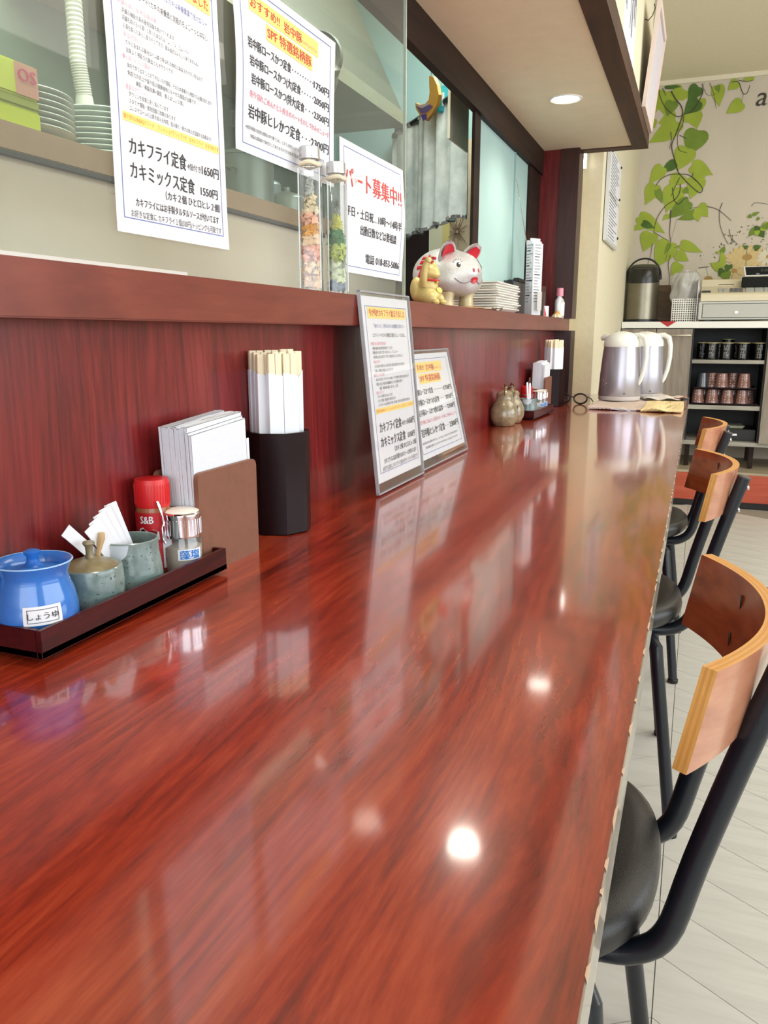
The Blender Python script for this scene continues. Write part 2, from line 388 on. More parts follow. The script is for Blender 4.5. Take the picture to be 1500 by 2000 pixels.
# laminate wall behind the counter, ledge
wl = struct(MB().box((-.66, -.6, 0), (XW, YE, LZ0)).build('wall_left', M_wall))
led = struct(MB().box((-.90, -.6, LZ0), (XL, YE, LZ1), bev=.0015).build('trim_2', M_ledge))
# end pillar of laminate and dark jamb
struct(MB().box((-.72, 3.46, LZ1), (-.575, 3.56, 1.71)).build('trim_3', M_pillar))
struct(MB().box((-.575, 3.45, LZ1), (-.502, 3.57, 1.71)).build('trim_4', wood('jamb_dark', (44, 16, 14), (58, 24, 20), (70, 32, 26), 'Z', fine=60, rough=.35)))
struct(MB().box((XW, 3.45, CT), (-.502, 3.57, LZ0)).build('trim_5', wood('jamb_low', (36, 12, 10), (46, 18, 16), (58, 24, 20), 'Z', fine=60, rough=.35)))
struct(MB().box((-.66, 3.60, 0), (-.575, 3.80, ZC)).build('wall_jamb', mat('mustard_paint', (196, 168, 84), .6)))
struct(MB().box((-.575, 3.80, 0), (-.45, YM, ZC)).build('wall_pier', M_cream))
struct(MB().box((-.72, 3.56, LZ1), (-.66, 3.80, ZC)).build('wall_filler', M_cream))

# soffit over the counter
SZ = 1.71
sof = MB(); sof.box((-.65, -.6, SZ), (-.305, YE - .06, SZ + .03)).build
so = struct(sof.build('ceiling_soffit', M_soffit))
struct(MB().box((-.308, -.6, SZ - .004), (-.25, YE, SZ + .052)).build('trim_6', M_soffit_trim))
struct(MB().box((-.65, YE - .062, SZ - .004), (-.308, YE, SZ + .05)).build('trim_7', M_soffit_trim))
struct(MB().box((-.668, -.6, 1.618), (-.645, YE, SZ + .03)).build('trim_8', M_dark))
struct(MB().box((-.30, -.6, SZ + .052), (-.262, YE - .01, ZC)).build('wall_fascia', M_cream))
struct(MB().box((-.72, -.6, SZ + .04), (-.68, YE, ZC)).build('wall_header', M_cream))
# downlights
def downlight(y, label):
    t = thing('downlight', label, 'light', (-.452, y, SZ), 0, 'downlights in the soffit')
    MB().lathe([(.040, -.0005), (.047, -.004), (.051, -.0025), (.052, .0)], 40, cap=False).build('rim', M_white, t)
    MB().lathe([(.0, -.0012), (.041, -.0012), (.041, -.0006), (0, -.0006)], 40).build('diffuser', emit('downlight_glow', (1, .93, .82), 11), t)
    l = bpy.data.lights.new('downlight_lamp', 'SPOT'); l.energy = 9; l.spot_size = radians(130); l.spot_blend = 1; l.shadow_soft_size = .035; l.color = (1, .9, .76)
    lo = bpy.data.objects.new('downlight_lamp', l); C.objects.link(lo); lo.parent = t; lo.location = (0, 0, -.012)
downlight(.69, 'round recessed downlight in the soffit nearest the viewer, above the blue pot')
downlight(1.72, 'round recessed downlight in the soffit between its two neighbours')
downlight(2.75, 'round recessed downlight seen glowing near the far end of the soffit')

# window frame of the pass-through
def post(n, x0, x1, y0, y1, z0=LZ1, z1=1.63): return struct(MB().box((x0, y0, z0), (x1, y1, z1)).build(n, M_dark))
post('trim_11', -.664, -.655, 2.425, 2.49)
post('trim_12', -.70, -.655, 3.24, 3.46)
fp = struct(MB().box((-.672, 2.49, LZ1), (-.664, 3.24, 1.63)).build('window_3', M_teal))
MB().box((-.6645, 3.00, LZ1), (-.660, 3.012, 1.63)).build('seam', M_tealdark, fp)

# glass screen on the ledge
scr = thing('glass_screen', 'clear glass screen standing on the ledge between counter and kitchen', 'screen', (-.582, 0, LZ1))
MB().box((-.0025, -.6, 0), (.0025, 1.618, .66)).build('pane', M_pane, scr)
MB().box((-.0032, 1.618, 0), (.0032, 1.6195, .66)).build('pane_edge', mat('glass_edge', (206, 216, 206), .3), scr)
MB().box((-.006, -.6, 0), (.006, .84, .0095)).build('base_strip', mat('strip_grey', (206, 206, 200), .4), scr)

# ------------------------------------------------------------------ posters
P1 = [ # text, v, u0, u1, em, colour index (0 ink 1 red 2 pink 3 blue 4 orange)
 ('「海のミルク」と呼ばれるカキは栄養豊富で低カロリー', .155, .20, .88, .024, 3),
 ('エナジーフード!!カキの栄養価と効能のちょこーっとはなし…', .205, .16, .90, .026, 0),
 ('肝臓を助け疲労回復効果!!', .250, .10, .42, .018, 2),
 ('肝臓の機能を高め疲労回復を助けてくれます', .275, .13, .55, .018, 0),
 ('肝臓を助ける=お酒？と思ったあなたは「ム」「ス」コムトイー', .298, .13, .68, .018, 0),
 ('お酒を飲んだあとに良さそうですが、飲み過ぎはよろしくありませんね…', .322, .13, .78, .018, 0),
 ('貧血予防に!!', .347, .13, .27, .018, 2),
 ('カキに含まれる鉄分はヘム鉄と呼ばれる体内に吸収されやすい形なので', .371, .14, .80, .018, 0),
 ('効率よく摂取され貧血ともオサラバです', .396, .14, .52, .018, 0),
 ('◆必須ミネラルの亜鉛!!', .419, .11, .33, .018, 2),
 ('体内で作り出すことができないのが亜鉛、そのため食事から摂取する必要があります', .444, .14, .88, .018, 0),
 ('免疫力の向上や髪や肌の健康維持にも十分な亜鉛が必要です', .468, .14, .72, .018, 0),
 ('美肌・美髪効果=亜鉛…覚えましょう(笑)', .492, .20, .60, .018, 0),
 ('豊富なタウリン!!', .514, .12, .28, .018, 2),
 ('タウリンを非常に多く含んでいます', .535, .14, .46, .018, 0),
 ('スタミナ増強・疲労回復に効果があります', .558, .14, .52, .018, 0),
 ('コレステロールの上昇を抑える作用、目の疲れ・視力の衰えを回復する効果あり!!', .581, .14, .86, .018, 0),
 ('魅力的なENERGYフード　フレッシュ!!プリップリ!!!　なカキフライ　おすすめです', .612, .09, .93, .020, 4),
 ('カキフライ定食', .705, .12, .60, .062, 0), ('4個付き', .712, .61, .74, .028, 0), ('1650円', .708, .75, .92, .046, 0),
 ('カキミックス定食', .785, .12, .67, .062, 0), ('1550円', .790, .73, .90, .042, 0),
 ('（カキ２個 ひと口ヒレ２個）', .842, .40, .92, .034, 0),
 ('カキフライにはお手製タルタルソースが付いてます', .890, .15, .90, .032, 0),
 ('お好きな定食に カキフライ１個(330円)トッピングも可能です', .930, .11, .92, .028, 0)]
def P2(last):
    L = [('おすすめ!!', .135, .14, .40, .068, 1), ('岩中豚', .140, .44, .62, .068, 1), ('いわちゅうとん', .150, .63, .78, .026, 2),
     ('SPF 特選銘柄豚', .245, .28, .72, .075, 1)]
    for k, (s, d, p) in enumerate((('岩中豚ロースかつ定食', '・・・・・・・・・', '1750円'), ('岩中豚ロースかつ(大)定食', '・・・・・', '2050円'), ('岩中豚ロースかつ(特大)定食', '・・・', '2350円'))):
        v = .37 + k * .098; e = (.50, .60, .64)[k]
        L += [(s, v, .10 + .012 * k, e, .066, 0), (d, v, e + .015, .74, .05, 0), (p, v, .75, .93, .062, 0)]
    L += [('売り切れごめん!! ヒレ好きのハートをわしづかみメニュー♡', .655, .11, .93, .045, 2), ('岩中豚ヒレかつ定食', .755, .10, .60, .085, 0), ('・・・', .755, .62, .71, .05, 0), (last, .755, .72, .93, .075, 0),
     ('※岩手県産の自然な環境の中で育てられ、ビタミンEをたっぷり含んだやわらかで旨みのあるお肉です。', .85, .08, .88, .026, 0),
     ('特製の調味料で味付けしてありますのでそのままでもおいしくお召し上がりいただけます。', .895, .12, .86, .026, 0)]
    return L
P3 = [('パート募集中!!', .27, .06, .94, .17, 1), ('平日・土日祝…10時〜14時半', .52, .08, .94, .085, 0), ('出勤日数などは要相談', .645, .28, .86, .085, 0), ('電話 018-853-5086', .865, .36, .93, .085, 0)]
INKS = [M_ink, M_redink, M_pinkink, M_blueink, M_orangeink]
def sheet(W, H, lines, f, parent, hl=(), bt=.0011, bx=(.055, .05), bold=.012):
    """paper with printing; f(x, y, lift): x right, y up from the lower left corner"""
    mb = MB(); mb.grid(lambda u, v: f(W * u, H * v, 0), 24, 24); mb.grid(lambda u, v: f(W * u, H * v, -.0003), 24, 24)
    mb.build('paper', M_paper, parent)
    if hl:
        for (u0, u1, v0, v1) in hl:
            m = MB(); rect(m, W * u0, H * (1 - v1), W * u1, H * (1 - v0), f, 0, .0004, 14); m.build('highlight', M_yell, parent)
    m = MB(); border(m, W * bx[0], H * bx[1], W * (1 - bx[0]), H * (1 - bx[1]), bt, f); m.build('printed_border', M_border, parent)
    for s, v, u0, u1, em, ci in lines:
        m = MB(); write(m, s, W * u0, H * (1 - v), em * H, W * (u1 - u0), f, bold if em > .03 else .004)
        m.build('lettering', INKS[ci], parent)
def poster(label, y0, z0, W, H, lines, warp, hl, **kw):
    X0 = -.5775
    t = thing('poster', label, 'poster', (X0, y0, z0), 0, 'printed posters taped on the glass')
    def f(x, y, l):
        return (warp(x / W, y / H) + l, x, y)
    sheet(W, H, lines, f, t, hl, **kw)
    for (a, b) in ((0, .92), (W, .75), (0, .12)): 
        tp = MB(); tp.box((-.001, a - .008, H * b), (warp(0 if a == 0 else 1, b) + .0012, a + .008, H * b + .018)); tp.build('tape', M_clear, t)
title = [('今が旬!!カキフライ始まりました', .085, .12, .90, .044, 1)]
poster('tall white oyster menu poster taped on the glass, leftmost of the three', .719, 1.095, .211, .299, title + P1,
       lambda u, v: .0012 + .004 * (1 - v) ** 3 * u + .002 * sin(3 * v) ** 2, ((.10, .92, .055, .115), (.085, .935, .597, .627)))
poster('wide white pork cutlet menu poster on the glass, above and left of the bottles', .962, 1.223, .302, .213, P2('2300円'),
       lambda u, v: .0012 + .007 * (1 - u) * sin(2.6 * v) ** 2 * (1 - v * .4) + .006 * u * v * v, ((.13, .80, .085, .185), (.27, .735, .20, .295)))
poster('wide white staff wanted poster with red heading on the glass, behind the bottles', 1.288, 1.094, .303, .212, P3,
       lambda u, v: .0012 + .006 * u ** 2 * sin(2.8 * v) ** 2, ())

# menus in acrylic stands leaning on the wall
def stand(label, p0, W, H, lean, lines, hl, **kw):
    """p0 lower left corner on the counter; the card leans back by lean"""
    t = thing('menu_stand', label, 'menu', p0, 0, 'menus in clear holders')
    L = sqrt(H * H - lean * lean); ex = Vector((-lean / H, 0, L / H)); nx = Vector((L / H, 0, lean / H))
    def g(x, y, l): p = ex * y + nx * l; return (p.x, x, p.z)
    def f(x, y, l): return g(x + .008, y + .018, l)
    sheet(W - .016, H - .026, lines, f, t, hl, **kw)
    mb = MB()
    for l0, l1 in ((-.0030, -.0010), (.0014, .0026)):
        vs = [g(x, y, l) for l in (l0, l1) for x, y in ((0, 0), (W, 0), (W, H), (0, H))]
        mb.add(vs, [(0, 3, 2, 1), (4, 5, 6, 7), (0, 1, 5, 4), (1, 2, 6, 5), (2, 3, 7, 6), (3, 0, 4, 7)])
    mb.build('clear_holder', M_clear, t)
    r = MB()
    for a, b, c, d in ((0, 0, W, .003), (0, H - .003, W, H), (0, 0, .002, H), (W - .002, 0, W, H)):
        vs = [g(x, y, l) for l in (-.0031, .0028) for x, y in ((a, b), (c, b), (c, d), (a, d))]
        r.add(vs, [(0, 3, 2, 1), (4, 5, 6, 7), (0, 1, 5, 4), (1, 2, 6, 5), (2, 3, 7, 6), (3, 0, 4, 7)])
    r.build('holder_edge', clear('acrylic_edge', (.8, .82, .85), .9, .45, (.62, .64, .7)), t)
stand('tall oyster menu in a clear holder leaning on the ledge, in front of its neighbour', (-.4865, 1.231, CT + .003), .241, .338, .0345, title + P1, ((.10, .92, .055, .115), (.085, .935, .597, .627)))
stand('wide pork cutlet menu in a clear holder leaning on the red wall', (-.495, 1.492, CT + .003), .335, .240, .054, P2('2300円'), ((.13, .80, .085, .185), (.27, .735, .20, .295)))

# ------------------------------------------------------------------ condiment tray and its pots
def bowl_profile(pts, t=.003):
    """closed wall from an outer profile [(r, z)...] bottom to top"""
    inner = [(max(r - t, .0005), max(z, pts[0][1] + t)) for r, z in pts][::-1]
    return [(0.0005, pts[0][1])] + pts + [(pts[-1][0] - t * .4, pts[-1][1] + t * .3)] + inner + [(0.0005, pts[0][1] + t)]
def tray(label, loc, W=.078, L=.284, H=.030, rz=0.0):
    t = thing('condiment_tray', label, 'tray', loc, rz, 'condiment trays on the counter')
    MB().box((0, 0, .005), (W, L, .011)).build('tray_floor', M_tray, t)
    for a, b in (((0, 0, .005), (.005, L, H)), ((W - .005, 0, .005), (W, L, H)), ((0.005, 0, .005), (W - .005, .005, H)), ((.005, L - .005, .005), (W - .005, L, H))):
        MB().box(a, b, bev=.0006).build('rim', M_tray, t)
    for y in (.02, L - .03): MB().box((.008, y, 0), (W - .008, y + .012, .005)).build('foot', M_lacq, t)
    return t
def curved_label(mb, r0, zc, hh, a0, a1, base=0, off=.0006, n=10, mi=0, rz=None):
    mb.grid(lambda u, v: ((r0(zc - hh + 2 * hh * v) + off) * cos(a0 + (a1 - a0) * u), (r0(zc - hh + 2 * hh * v) + off) * sin(a0 + (a1 - a0) * u), zc - hh + 2 * hh * v), n, 3, mi)
def interp(prof):
    def r(z):
        for (r0, z0), (r1, z1) in zip(prof, prof[1:]):
            if z0 <= z <= z1 and z1 > z0: return r0 + (r1 - r0) * (z - z0) / (z1 - z0)
        return prof[-1][0]
    return r
def label_on(parent, prof, zc, hh, ang, half, text, ink, em, bold=.01, frame=True):
    r = interp(prof); m = MB(); curved_label(m, r, zc, hh, ang - half, ang + half); m.build('label', M_paper, parent)
    rr = r(zc)
    def f(x, y, l):
        a = ang - half + (x / (2 * half * rr)) * 2 * half; q = r(zc - hh + y) + .0006 + l
        return (q * cos(a), q * sin(a), zc - hh + y)
    m = MB(); W = 2 * half * rr
    write(m, text, W / 2, hh, em, None, f, bold, 'C')
    if frame: border(m, W * .1, hh * .3, W * .9, hh * 1.7, .0005, f)
    m.build('lettering', ink, parent)
def soy_pot(label, loc, rz, glaze=None, text='しょうゆ'):
    t = thing('soy_sauce_pot', label, 'pot', loc, rz)
    P = [(.026, 0), (.031, .004), (.0345, .016), (.0345, .026), (.032, .040), (.0285, .050), (.0280, .056), (.0305, .062), (.0325, .066)]
    MB().lathe(bowl_profile(P), 48).build('body', M_blueglaze, t)
    rim = MB(); rim.lathe([(.0300, .0655), (.0322, .0672), (.0330, .0662)], 48, cap=False); rim.build('rim', mat('pale_blue_rim', (150, 186, 226), .25), t)
    MB().lathe([(.0270, .0550), (.0265, .0572), (.018, .0600), (.008, .0625), (.0052, .066), (.0048, .070), (.0070, .0735), (.0070, .0750), (.004, .0765), (0, .0768)], 40).build('lid', mat('blue_lid', (44, 108, 196), .32, noise=.15, nscale=18, Specular_IOR_Level=.25), t)
    MB().tube([(0, -.031, .046), (0, -.039, .052), (0, -.045, .058), (0, -.048, .064)], [.008, .0065, .005, .004], 12).build('spout', M_blueglaze, t)
    label_on(t, P, .0265, .0082, radians(4), .46, text, M_ink, .0066)
    return t
def speckle(mb, r, z0, z1, n, seed, c=(0, 0, 0)):
    q = random.Random(seed)
    for _ in range(n):
        z = q.uniform(z0, z1); a = q.uniform(-2.4, 1.9); s = q.uniform(.00025, .0008); R = r(z) + .00025
        ps = []
        for k in range(6):
            b = 2 * pi * k / 6; zz = z + s * sin(b) * q.uniform(.6, 1.2); aa = a + s * cos(b) / R * q.uniform(.6, 1.2)
            ps.append((R * cos(aa), R * sin(aa), zz))
        mb.add(ps, [tuple(range(6))])
def sugar_pot(label, loc, rz):
    t = thing('lidded_pot', label, 'pot', loc, rz)
    P = [(.024, 0), (.028, .004), (.0300, .014), (.0305, .028), (.0298, .040), (.0292, .0425)]
    MB().lathe(bowl_profile(P), 44).build('body', M_greyglaze, t)
    MB().lathe([(.0285, .0395), (.0278, .042), (.020, .0465), (.010, .0495), (.0045, .0505), (.0032, .055), (.0036, .061), (.0058, .0645), (.0054, .0662), (0, .0665)], 40).build('lid', M_olive, t)
    m = MB(); speckle(m, interp(P), .004, .041, 90, 5); o = m.build('speckle', M_speck, t); o['kind'] = 'stuff'
    return t
def cup(label, loc, rz):
    t = thing('ceramic_cup', label, 'cup', loc, rz)
    P = [(.027, 0), (.0305, .004), (.0315, .014), (.0305, .026), (.0285, .040), (.0280, .050), (.0285, .054)]
    MB().lathe(bowl_profile(P), 44).build('body', M_greyglaze, t)
    m = MB(); speckle(m, interp(P), .004, .050, 130, 8); o = m.build('speckle', M_speck, t); o['kind'] = 'stuff'
    m = MB(); r = interp(P)
    vs = []; n = 16
    for i in range(n + 1):
        a = -1.30 + 1.05 * i / n; d = .015 * sqrt(max(0, 1 - ((i / n) * 2 - 1) ** 2)) + .0015
        for z in (.0535, .0535 - d * .5, .0535 - d): vs.append(((r(z) + .0005) * cos(a), (r(z) + .0005) * sin(a), z))
    m.add(vs, [(3 * i + k, 3 * i + 3 + k, 3 * i + 4 + k, 3 * i + 1 + k) for i in range(n) for k in (0, 1)], 0, True)
    o = m.build('glaze_drip', M_rawclay, t); o['label'] = 'pale blue-white glaze drip at the rim'
    return t
def spice_jar(label, loc, rz):
    t = thing('spice_jar', label, 'jar', loc, rz)
    P = [(.0185, 0), (.0200, .002), (.0200, .058), (.0185, .064)]
    MB().lathe([(0, 0)] + P + [(0, .064)], 36).build('body', mat('spice_glass', (150, 92, 60), .2), t)
    MB().lathe([(0, .062), (.0195, .062), (.0200, .064), (.0200, .084), (.0188, .0875), (.0, .088)], 36).build('cap', M_redcap, t)
    rd = MB()
    for k in range(36):
        a = 2 * pi * k / 36; rd.box((.0198, -.0006, .065), (.0204, .0006, .083), M=Matrix.Rotation(a, 4, 'Z'))
    o = rd.build('grip_ribs', M_redcap, t); o['kind'] = 'stuff'
    m = MB(); curved_label(m, lambda z: .0200, .031, .027, radians(-100), radians(100), n=24); m.build('label', M_redlabel, t)
    def f(x, y, l):
        a = x / .0206; return ((.0207 + l) * cos(a), (.0207 + l) * sin(a), y)
    m = MB(); write(m, 'S&B', -.004, .052, .0095, .015, f, .03, 'C'); m.build('lettering', M_paper, t)
    # ox silhouette with white outline, and the white side panel with bar code
    ox = [(-.012, .036), (-.010, .042), (-.006, .0435), (-.003, .041), (.004, .042), (.009, .040), (.0095, .034), (.006, .033), (.003, .036), (-.003, .034), (-.006, .030), (-.009, .032)]
    for sc, mm, nm, lf in ((1.22, M_paper, 'ox_outline', .0002), (1.0, M_black, 'ox_mark', .0005)):
        m = MB(); cx, cy = -.001, .037
        m.add([f(cx + (x - cx) * sc - .002, cy + (y - cy) * sc, lf) for x, y in ox], [tuple(range(len(ox)))]); m.build(nm, mm, t)
    m = MB(); rect(m, .013, .006, .027, .040, f, lift=.0002); m.build('side_panel', M_paper, t)
    m = MB()
    q = random.Random(2); y = .009
    while y < .024: h = q.choice((.0003, .0006, .0009)); rect(m, .015, y, .024, y + h, f, lift=.0006, n=3); y += h + q.choice((.0004, .0007))
    o = m.build('bar_code', M_ink, t); o['kind'] = 'stuff'
    return t
def salt_jar(label, loc, rz, spoon=True):
    t = thing('salt_jar', label, 'jar', loc, rz)
    P = [(.0205, 0), (.0218, .003), (.0218, .036), (.0195, .041), (.0192, .046)]
    MB().lathe(bowl_profile(P, .0015), 36).build('glass', M_bottle, t)
    MB().lathe([(0, .003), (.0201, .003), (.0201, .030), (.010, .0315), (0, .031)], 32).build('salt', mat('grey_salt', (208, 192, 178), .9, noise=.25, nscale=900), t)
    MB().lathe([(.0203, .041), (.0206, .043), (.0206, .062), (.0212, .065), (.0212, .067), (.019, .0685), (.019, .0445)], 36, cap=False).build('collar', M_chrome, t)
    rd = MB()
    for k in range(30): rd.box((.0204, -.0005, .044), (.0210, .0005, .061), M=Matrix.Rotation(2 * pi * k / 30, 4, 'Z'))
    o = rd.build('flutes', M_chrome, t); o['kind'] = 'stuff'
    MB().lathe([(0, .067), (.0190, .067), (.0190, .0690), (.015, .0705), (0, .071)], 32).build('lid', M_white, t)
    label_on(t, P, .0235, .0062, radians(-2), .60, '藻塩', mat('label_blue_ink', (30, 120, 205), .7), .0108, .02)
    if spoon:
        MB().tube([(.006, -.0225, .056), (.006, -.0235, .066), (.005, -.0265, .078), (.004, -.028, .083)], [.0011, .0011, .0018, .0015], 8).build('spoon_handle', M_chrome, t)
        MB().tube([(.006, -.0215, .060), (.006, -.0245, .054), (.006, -.0245, .040), (.006, -.022, .036)], .0012, 8).build('clip', M_chrome, t)
    return t
def stick_packet(label, loc, tilt, az, L=.098, grp='paper sugar sticks in the cup'):
    m = MB().box((-.0008, -.0062, 0), (.0008, .0062, L)); m.box((-.00035, -.0064, L), (.00035, .0064, L + .004))
    o = m.build('sugar_stick', M_paper); o.location = loc
    o.rotation_euler = (Matrix.Rotation(az, 4, 'Z') @ Matrix.Rotation(tilt, 4, 'X')).to_euler()
    return tag(o, label, 'sugar stick', grp)

TX, TY = -.567, .4775
tray('dark red lacquer condiment tray with the blue pot, at lower left', (TX, TY, CT))
TZ = CT + .011
soy_pot('blue glazed lidded soy sauce pot with a small white label', (-.5265, .514, TZ), radians(-42))
sp = (-.5275, .5845, TZ)
sugar_pot('low speckled grey-green lidded pot beside the blue pot', sp, radians(-35))
o = MB().tube([(0, 0, 0), (.001, .0015, .008), (.003, .004, .020), (.0035, .0045, .026)], [.0028, .0022, .0036, .0028], 8).build('wooden_spoon', mat('spoon_wood', (190, 160, 116), .5)); o.location = (sp[0] - .008, sp[1] + .0195, TZ + .043)
tag(o, 'small wooden spoon handle sticking up from the grey-green pot lid', 'spoon')
cp = (-.5300, .6470, TZ)
cup('taller speckled grey-green ceramic cup holding white paper sticks', cp, radians(-40))
names = ['leftmost white paper stick, leaning furthest over the cup rim', 'second white paper stick from the left in the cup', 'third white paper stick from the left in the cup', 'fourth white paper stick from the left in the cup', 'fifth white paper stick from the left in the cup', 'rightmost white paper stick in the grey-green cup']
for k, (dx, dy, tl, L) in enumerate([(-.004, .000, 43, .094), (.002, -.003, 33, .078), (.004, -.001, 29, .080), (.004, .0015, 25, .081), (.004, .0045, 21, .082), (.003, .0075, 17, .082)]):
    o = stick_packet(names[k], (cp[0] + dx + .002, cp[1] + dy - .002 - .004 * (k == 0), TZ + .006 + .001 * k), radians(tl), radians(-12 - 4 * k), L)
spice_jar('small red capped spice jar with a red label, behind the cup', (-.5480, .7110, TZ), radians(-64)).scale = (.94, .94, 1.20)
salt_jar('glass salt jar with chrome collar and blue lettered label', (-.5190, .7220, TZ), radians(-34))
o = MB().box((0, 0, 0), (.010, .20, .0012)).build('paper_liner', M_paper); o.location = (-.503, .515, TZ); tag(o, 'strip of white paper lying along the tray floor', 'paper')

# ------------------------------------------------------------------ napkin holder
def rounded(w, h, r, n=5):
    P = [(0, 0), (w, 0)]
    P += [(w - r + r * cos(pi / 2 * k / n), h - r + r * sin(pi / 2 * k / n)) for k in range(n + 1)]
    P += [(r - r * sin(pi / 2 * k / n), h - r + r * cos(pi / 2 * k / n)) for k in range(n + 1)]
    return P
def napkin_holder(label, loc, rz=0):
    t = thing('napkin_holder', label, 'holder', loc, rz, 'brown board napkin holders')
    M = Matrix(((0, 0, 1, 0), (1, 0, 0, 0), (0, 1, 0, 0), (0, 0, 0, 1)))   # polygon x->Y, y->Z, extrude->X
    for x in (0, .054):
        MB().prism(rounded(.127, .119, .009), x, x + .006, M=M).build('side_board', M_mdf, t)
    MB().box((.006, .0, .066), (.054, .006, .079)).build('cross_bar', M_mdf, t)
    MB().box((.006, .121, .030), (.054, .127, .045)).build('cross_bar', M_mdf, t)
    MB().box((.006, .0, .0), (.054, .127, .006)).build('bottom_board', M_mdf, t)
    return t
def napkins(holder, n, tilt, where, grp, x0=.0085, x1=.050):
    base = None
    for k in range(n):
        th = (x1 - x0) / n
        f = k / (n - 1)
        m = MB(); W = .115; H = .162; s = k
        bulge = lambda v: .003 * sin(pi * min(v, 1)) 
        if base is None:
            m.grid(lambda u, v: (0, W * u, H * v), 1, 6); m.grid(lambda u, v: (th * .97, W * u, H * v), 1, 6)
            m.box((0, 0, 0), (th * .97, .0006, H)); m.box((0, W - .0006, 0), (th * .97, W, H)); m.box((0, 0, H - .0006), (th * .97, W, H)); m.box((th * .28, -.0002, .001), (th * .32, W * .6, H * .62))
            o = m.build('paper_napkin', M_nap); base = o
        else:
            o = base.copy(); C.objects.link(o)
        q = random.Random(k * 7 + n)
        short = -.0 if k < n - 2 else -.004 * (k - n + 3)
        o.location = (holder[0] + x0 + th * k, holder[1] + .012 + q.uniform(-.0015, .0015), holder[2] + .0065 + q.uniform(0, .002) + short)
        o.rotation_euler = (radians(tilt + q.uniform(-.6, .6)), radians(1.5 - 5 * f * 0), 0)
        lab = where % ('rearmost' if k == 0 else 'frontmost' if k == n - 1 else ORD[n - 1 - k])
        if 0 < k < n - 1: lab += ' from the front'
        tag(o, lab, 'napkin', grp)
NH = (-.5645, .735, CT)
napkin_holder('brown board napkin holder behind the near condiment tray', NH)
napkins(NH, 13, 4.2, 'folded white paper napkin in the near holder, %s', 'napkins in the near holder')
# folded front napkin, shorter, with a slanting fold line
o = MB().box((0, 0, 0), (.0012, .112, .134)).build('paper_napkin', M_nap); o.location = (-.5132, .752, CT + .0065); o.rotation_euler = (radians(2.0), 0, 0)
tag(o, 'shorter folded white napkin pressed against the front board of the near holder', 'napkin', 'napkins in the near holder')

# ------------------------------------------------------------------ chopstick boxes
def chopstick_box(label, loc, rz=0):
    t = thing('chopstick_box', label, 'box', loc, rz, 'octagonal chopstick boxes')
    R = .0445; m = MB(); n = 8
    prof = [(R * .97, 0), (R, .002), (R, .1400), (R - .0035, .1400), (R - .0035, .004)]
    m.lathe([(0, 0)] + prof + [(0, .004)], 8, smooth=False, M=Matrix.Rotation(radians(22.5 + 18), 4, 'Z'))
    m.build('body', M_lacq, t)
    return t
def chopsticks(c, n, where, grp, R=.036):
    """pairs of disposable chopsticks in paper sleeves with slanting mouths"""
    protos = []
    for v in range(2):
        t = thing('sleeved_chopsticks', 'x', 'chopsticks', (0, 0, 0), 0, grp)
        w = .0105; h0 = .218; cut = .004 if v == 0 else .032
        s = MB(); s.add([(-.0042, -w, .006), (-.0042, w, .006), (-.0042, w, h0), (-.0042, -w, h0), (.0042, -w, .006), (.0042, w, .006), (.0042, w, h0 - (cut if v == 0 else 0)), (.0042, -w, h0 - (0 if v == 0 else cut))],
                  [(0, 1, 2, 3), (4, 7, 6, 5), (0, 4, 5, 1), (0, 3, 7, 4), (1, 5, 6, 2)])
        s.build('paper_sleeve', M_sleeve, t)
        for a in (-1, 1):
            MB().box((-.0034, a * .0050 - .0047, .008), (.0034, a * .0050 + .0047, .243), bev=.0005).build('chopstick', M_bamboo, t)
        protos.append(t)
    pos = []
    q = random.Random(11)
    rows = [(-.0265, 2), (-.0145, 3), (-.0025, 3), (.0095, 3), (.0215, 2)]
    for x, k in rows:
        for i in range(k):
            if len(pos) < n: pos.append((x + q.uniform(-.001, .001), (i - (k - 1) / 2) * .0228))
    used = [False, False]
    a = radians(-38)
    for i, (x, y) in enumerate(pos):
        v = (i * 5 + i // 3) % 2
        xx = x * cos(a) - y * sin(a); yy = x * sin(a) + y * cos(a)
        row = min(range(5), key=lambda r_: abs(rows[r_][0] - x)); col = sum(1 for p in pos[:i] if abs(p[0] - x) < .005)
        lab = where % (['rear', 'fourth', 'middle', 'second', 'front'][row] + ' row, ' + ORD[col] + ' from the left')
        L = (c[0] + xx, c[1] + yy, c[2] + .0045 - q.uniform(0, .004) + (.003 if row < 2 else 0))
        rot = (0, radians(q.uniform(-.5, .5)), a + radians(q.uniform(-3, 3)))
        if not used[v]:
            o = protos[v]; used[v] = True; o.location = L; o.rotation_euler = rot; o['label'] = lab
        else: dup(protos[v], lab, L, rot)
CB = (-.534, .974, CT)
chopstick_box('near octagonal dark lacquer chopstick box beside the napkin holder', CB)
chopsticks((CB[0], CB[1], CT), 18, 'paper sleeved chopsticks in the near box, %s', 'sleeved chopsticks in the near box')

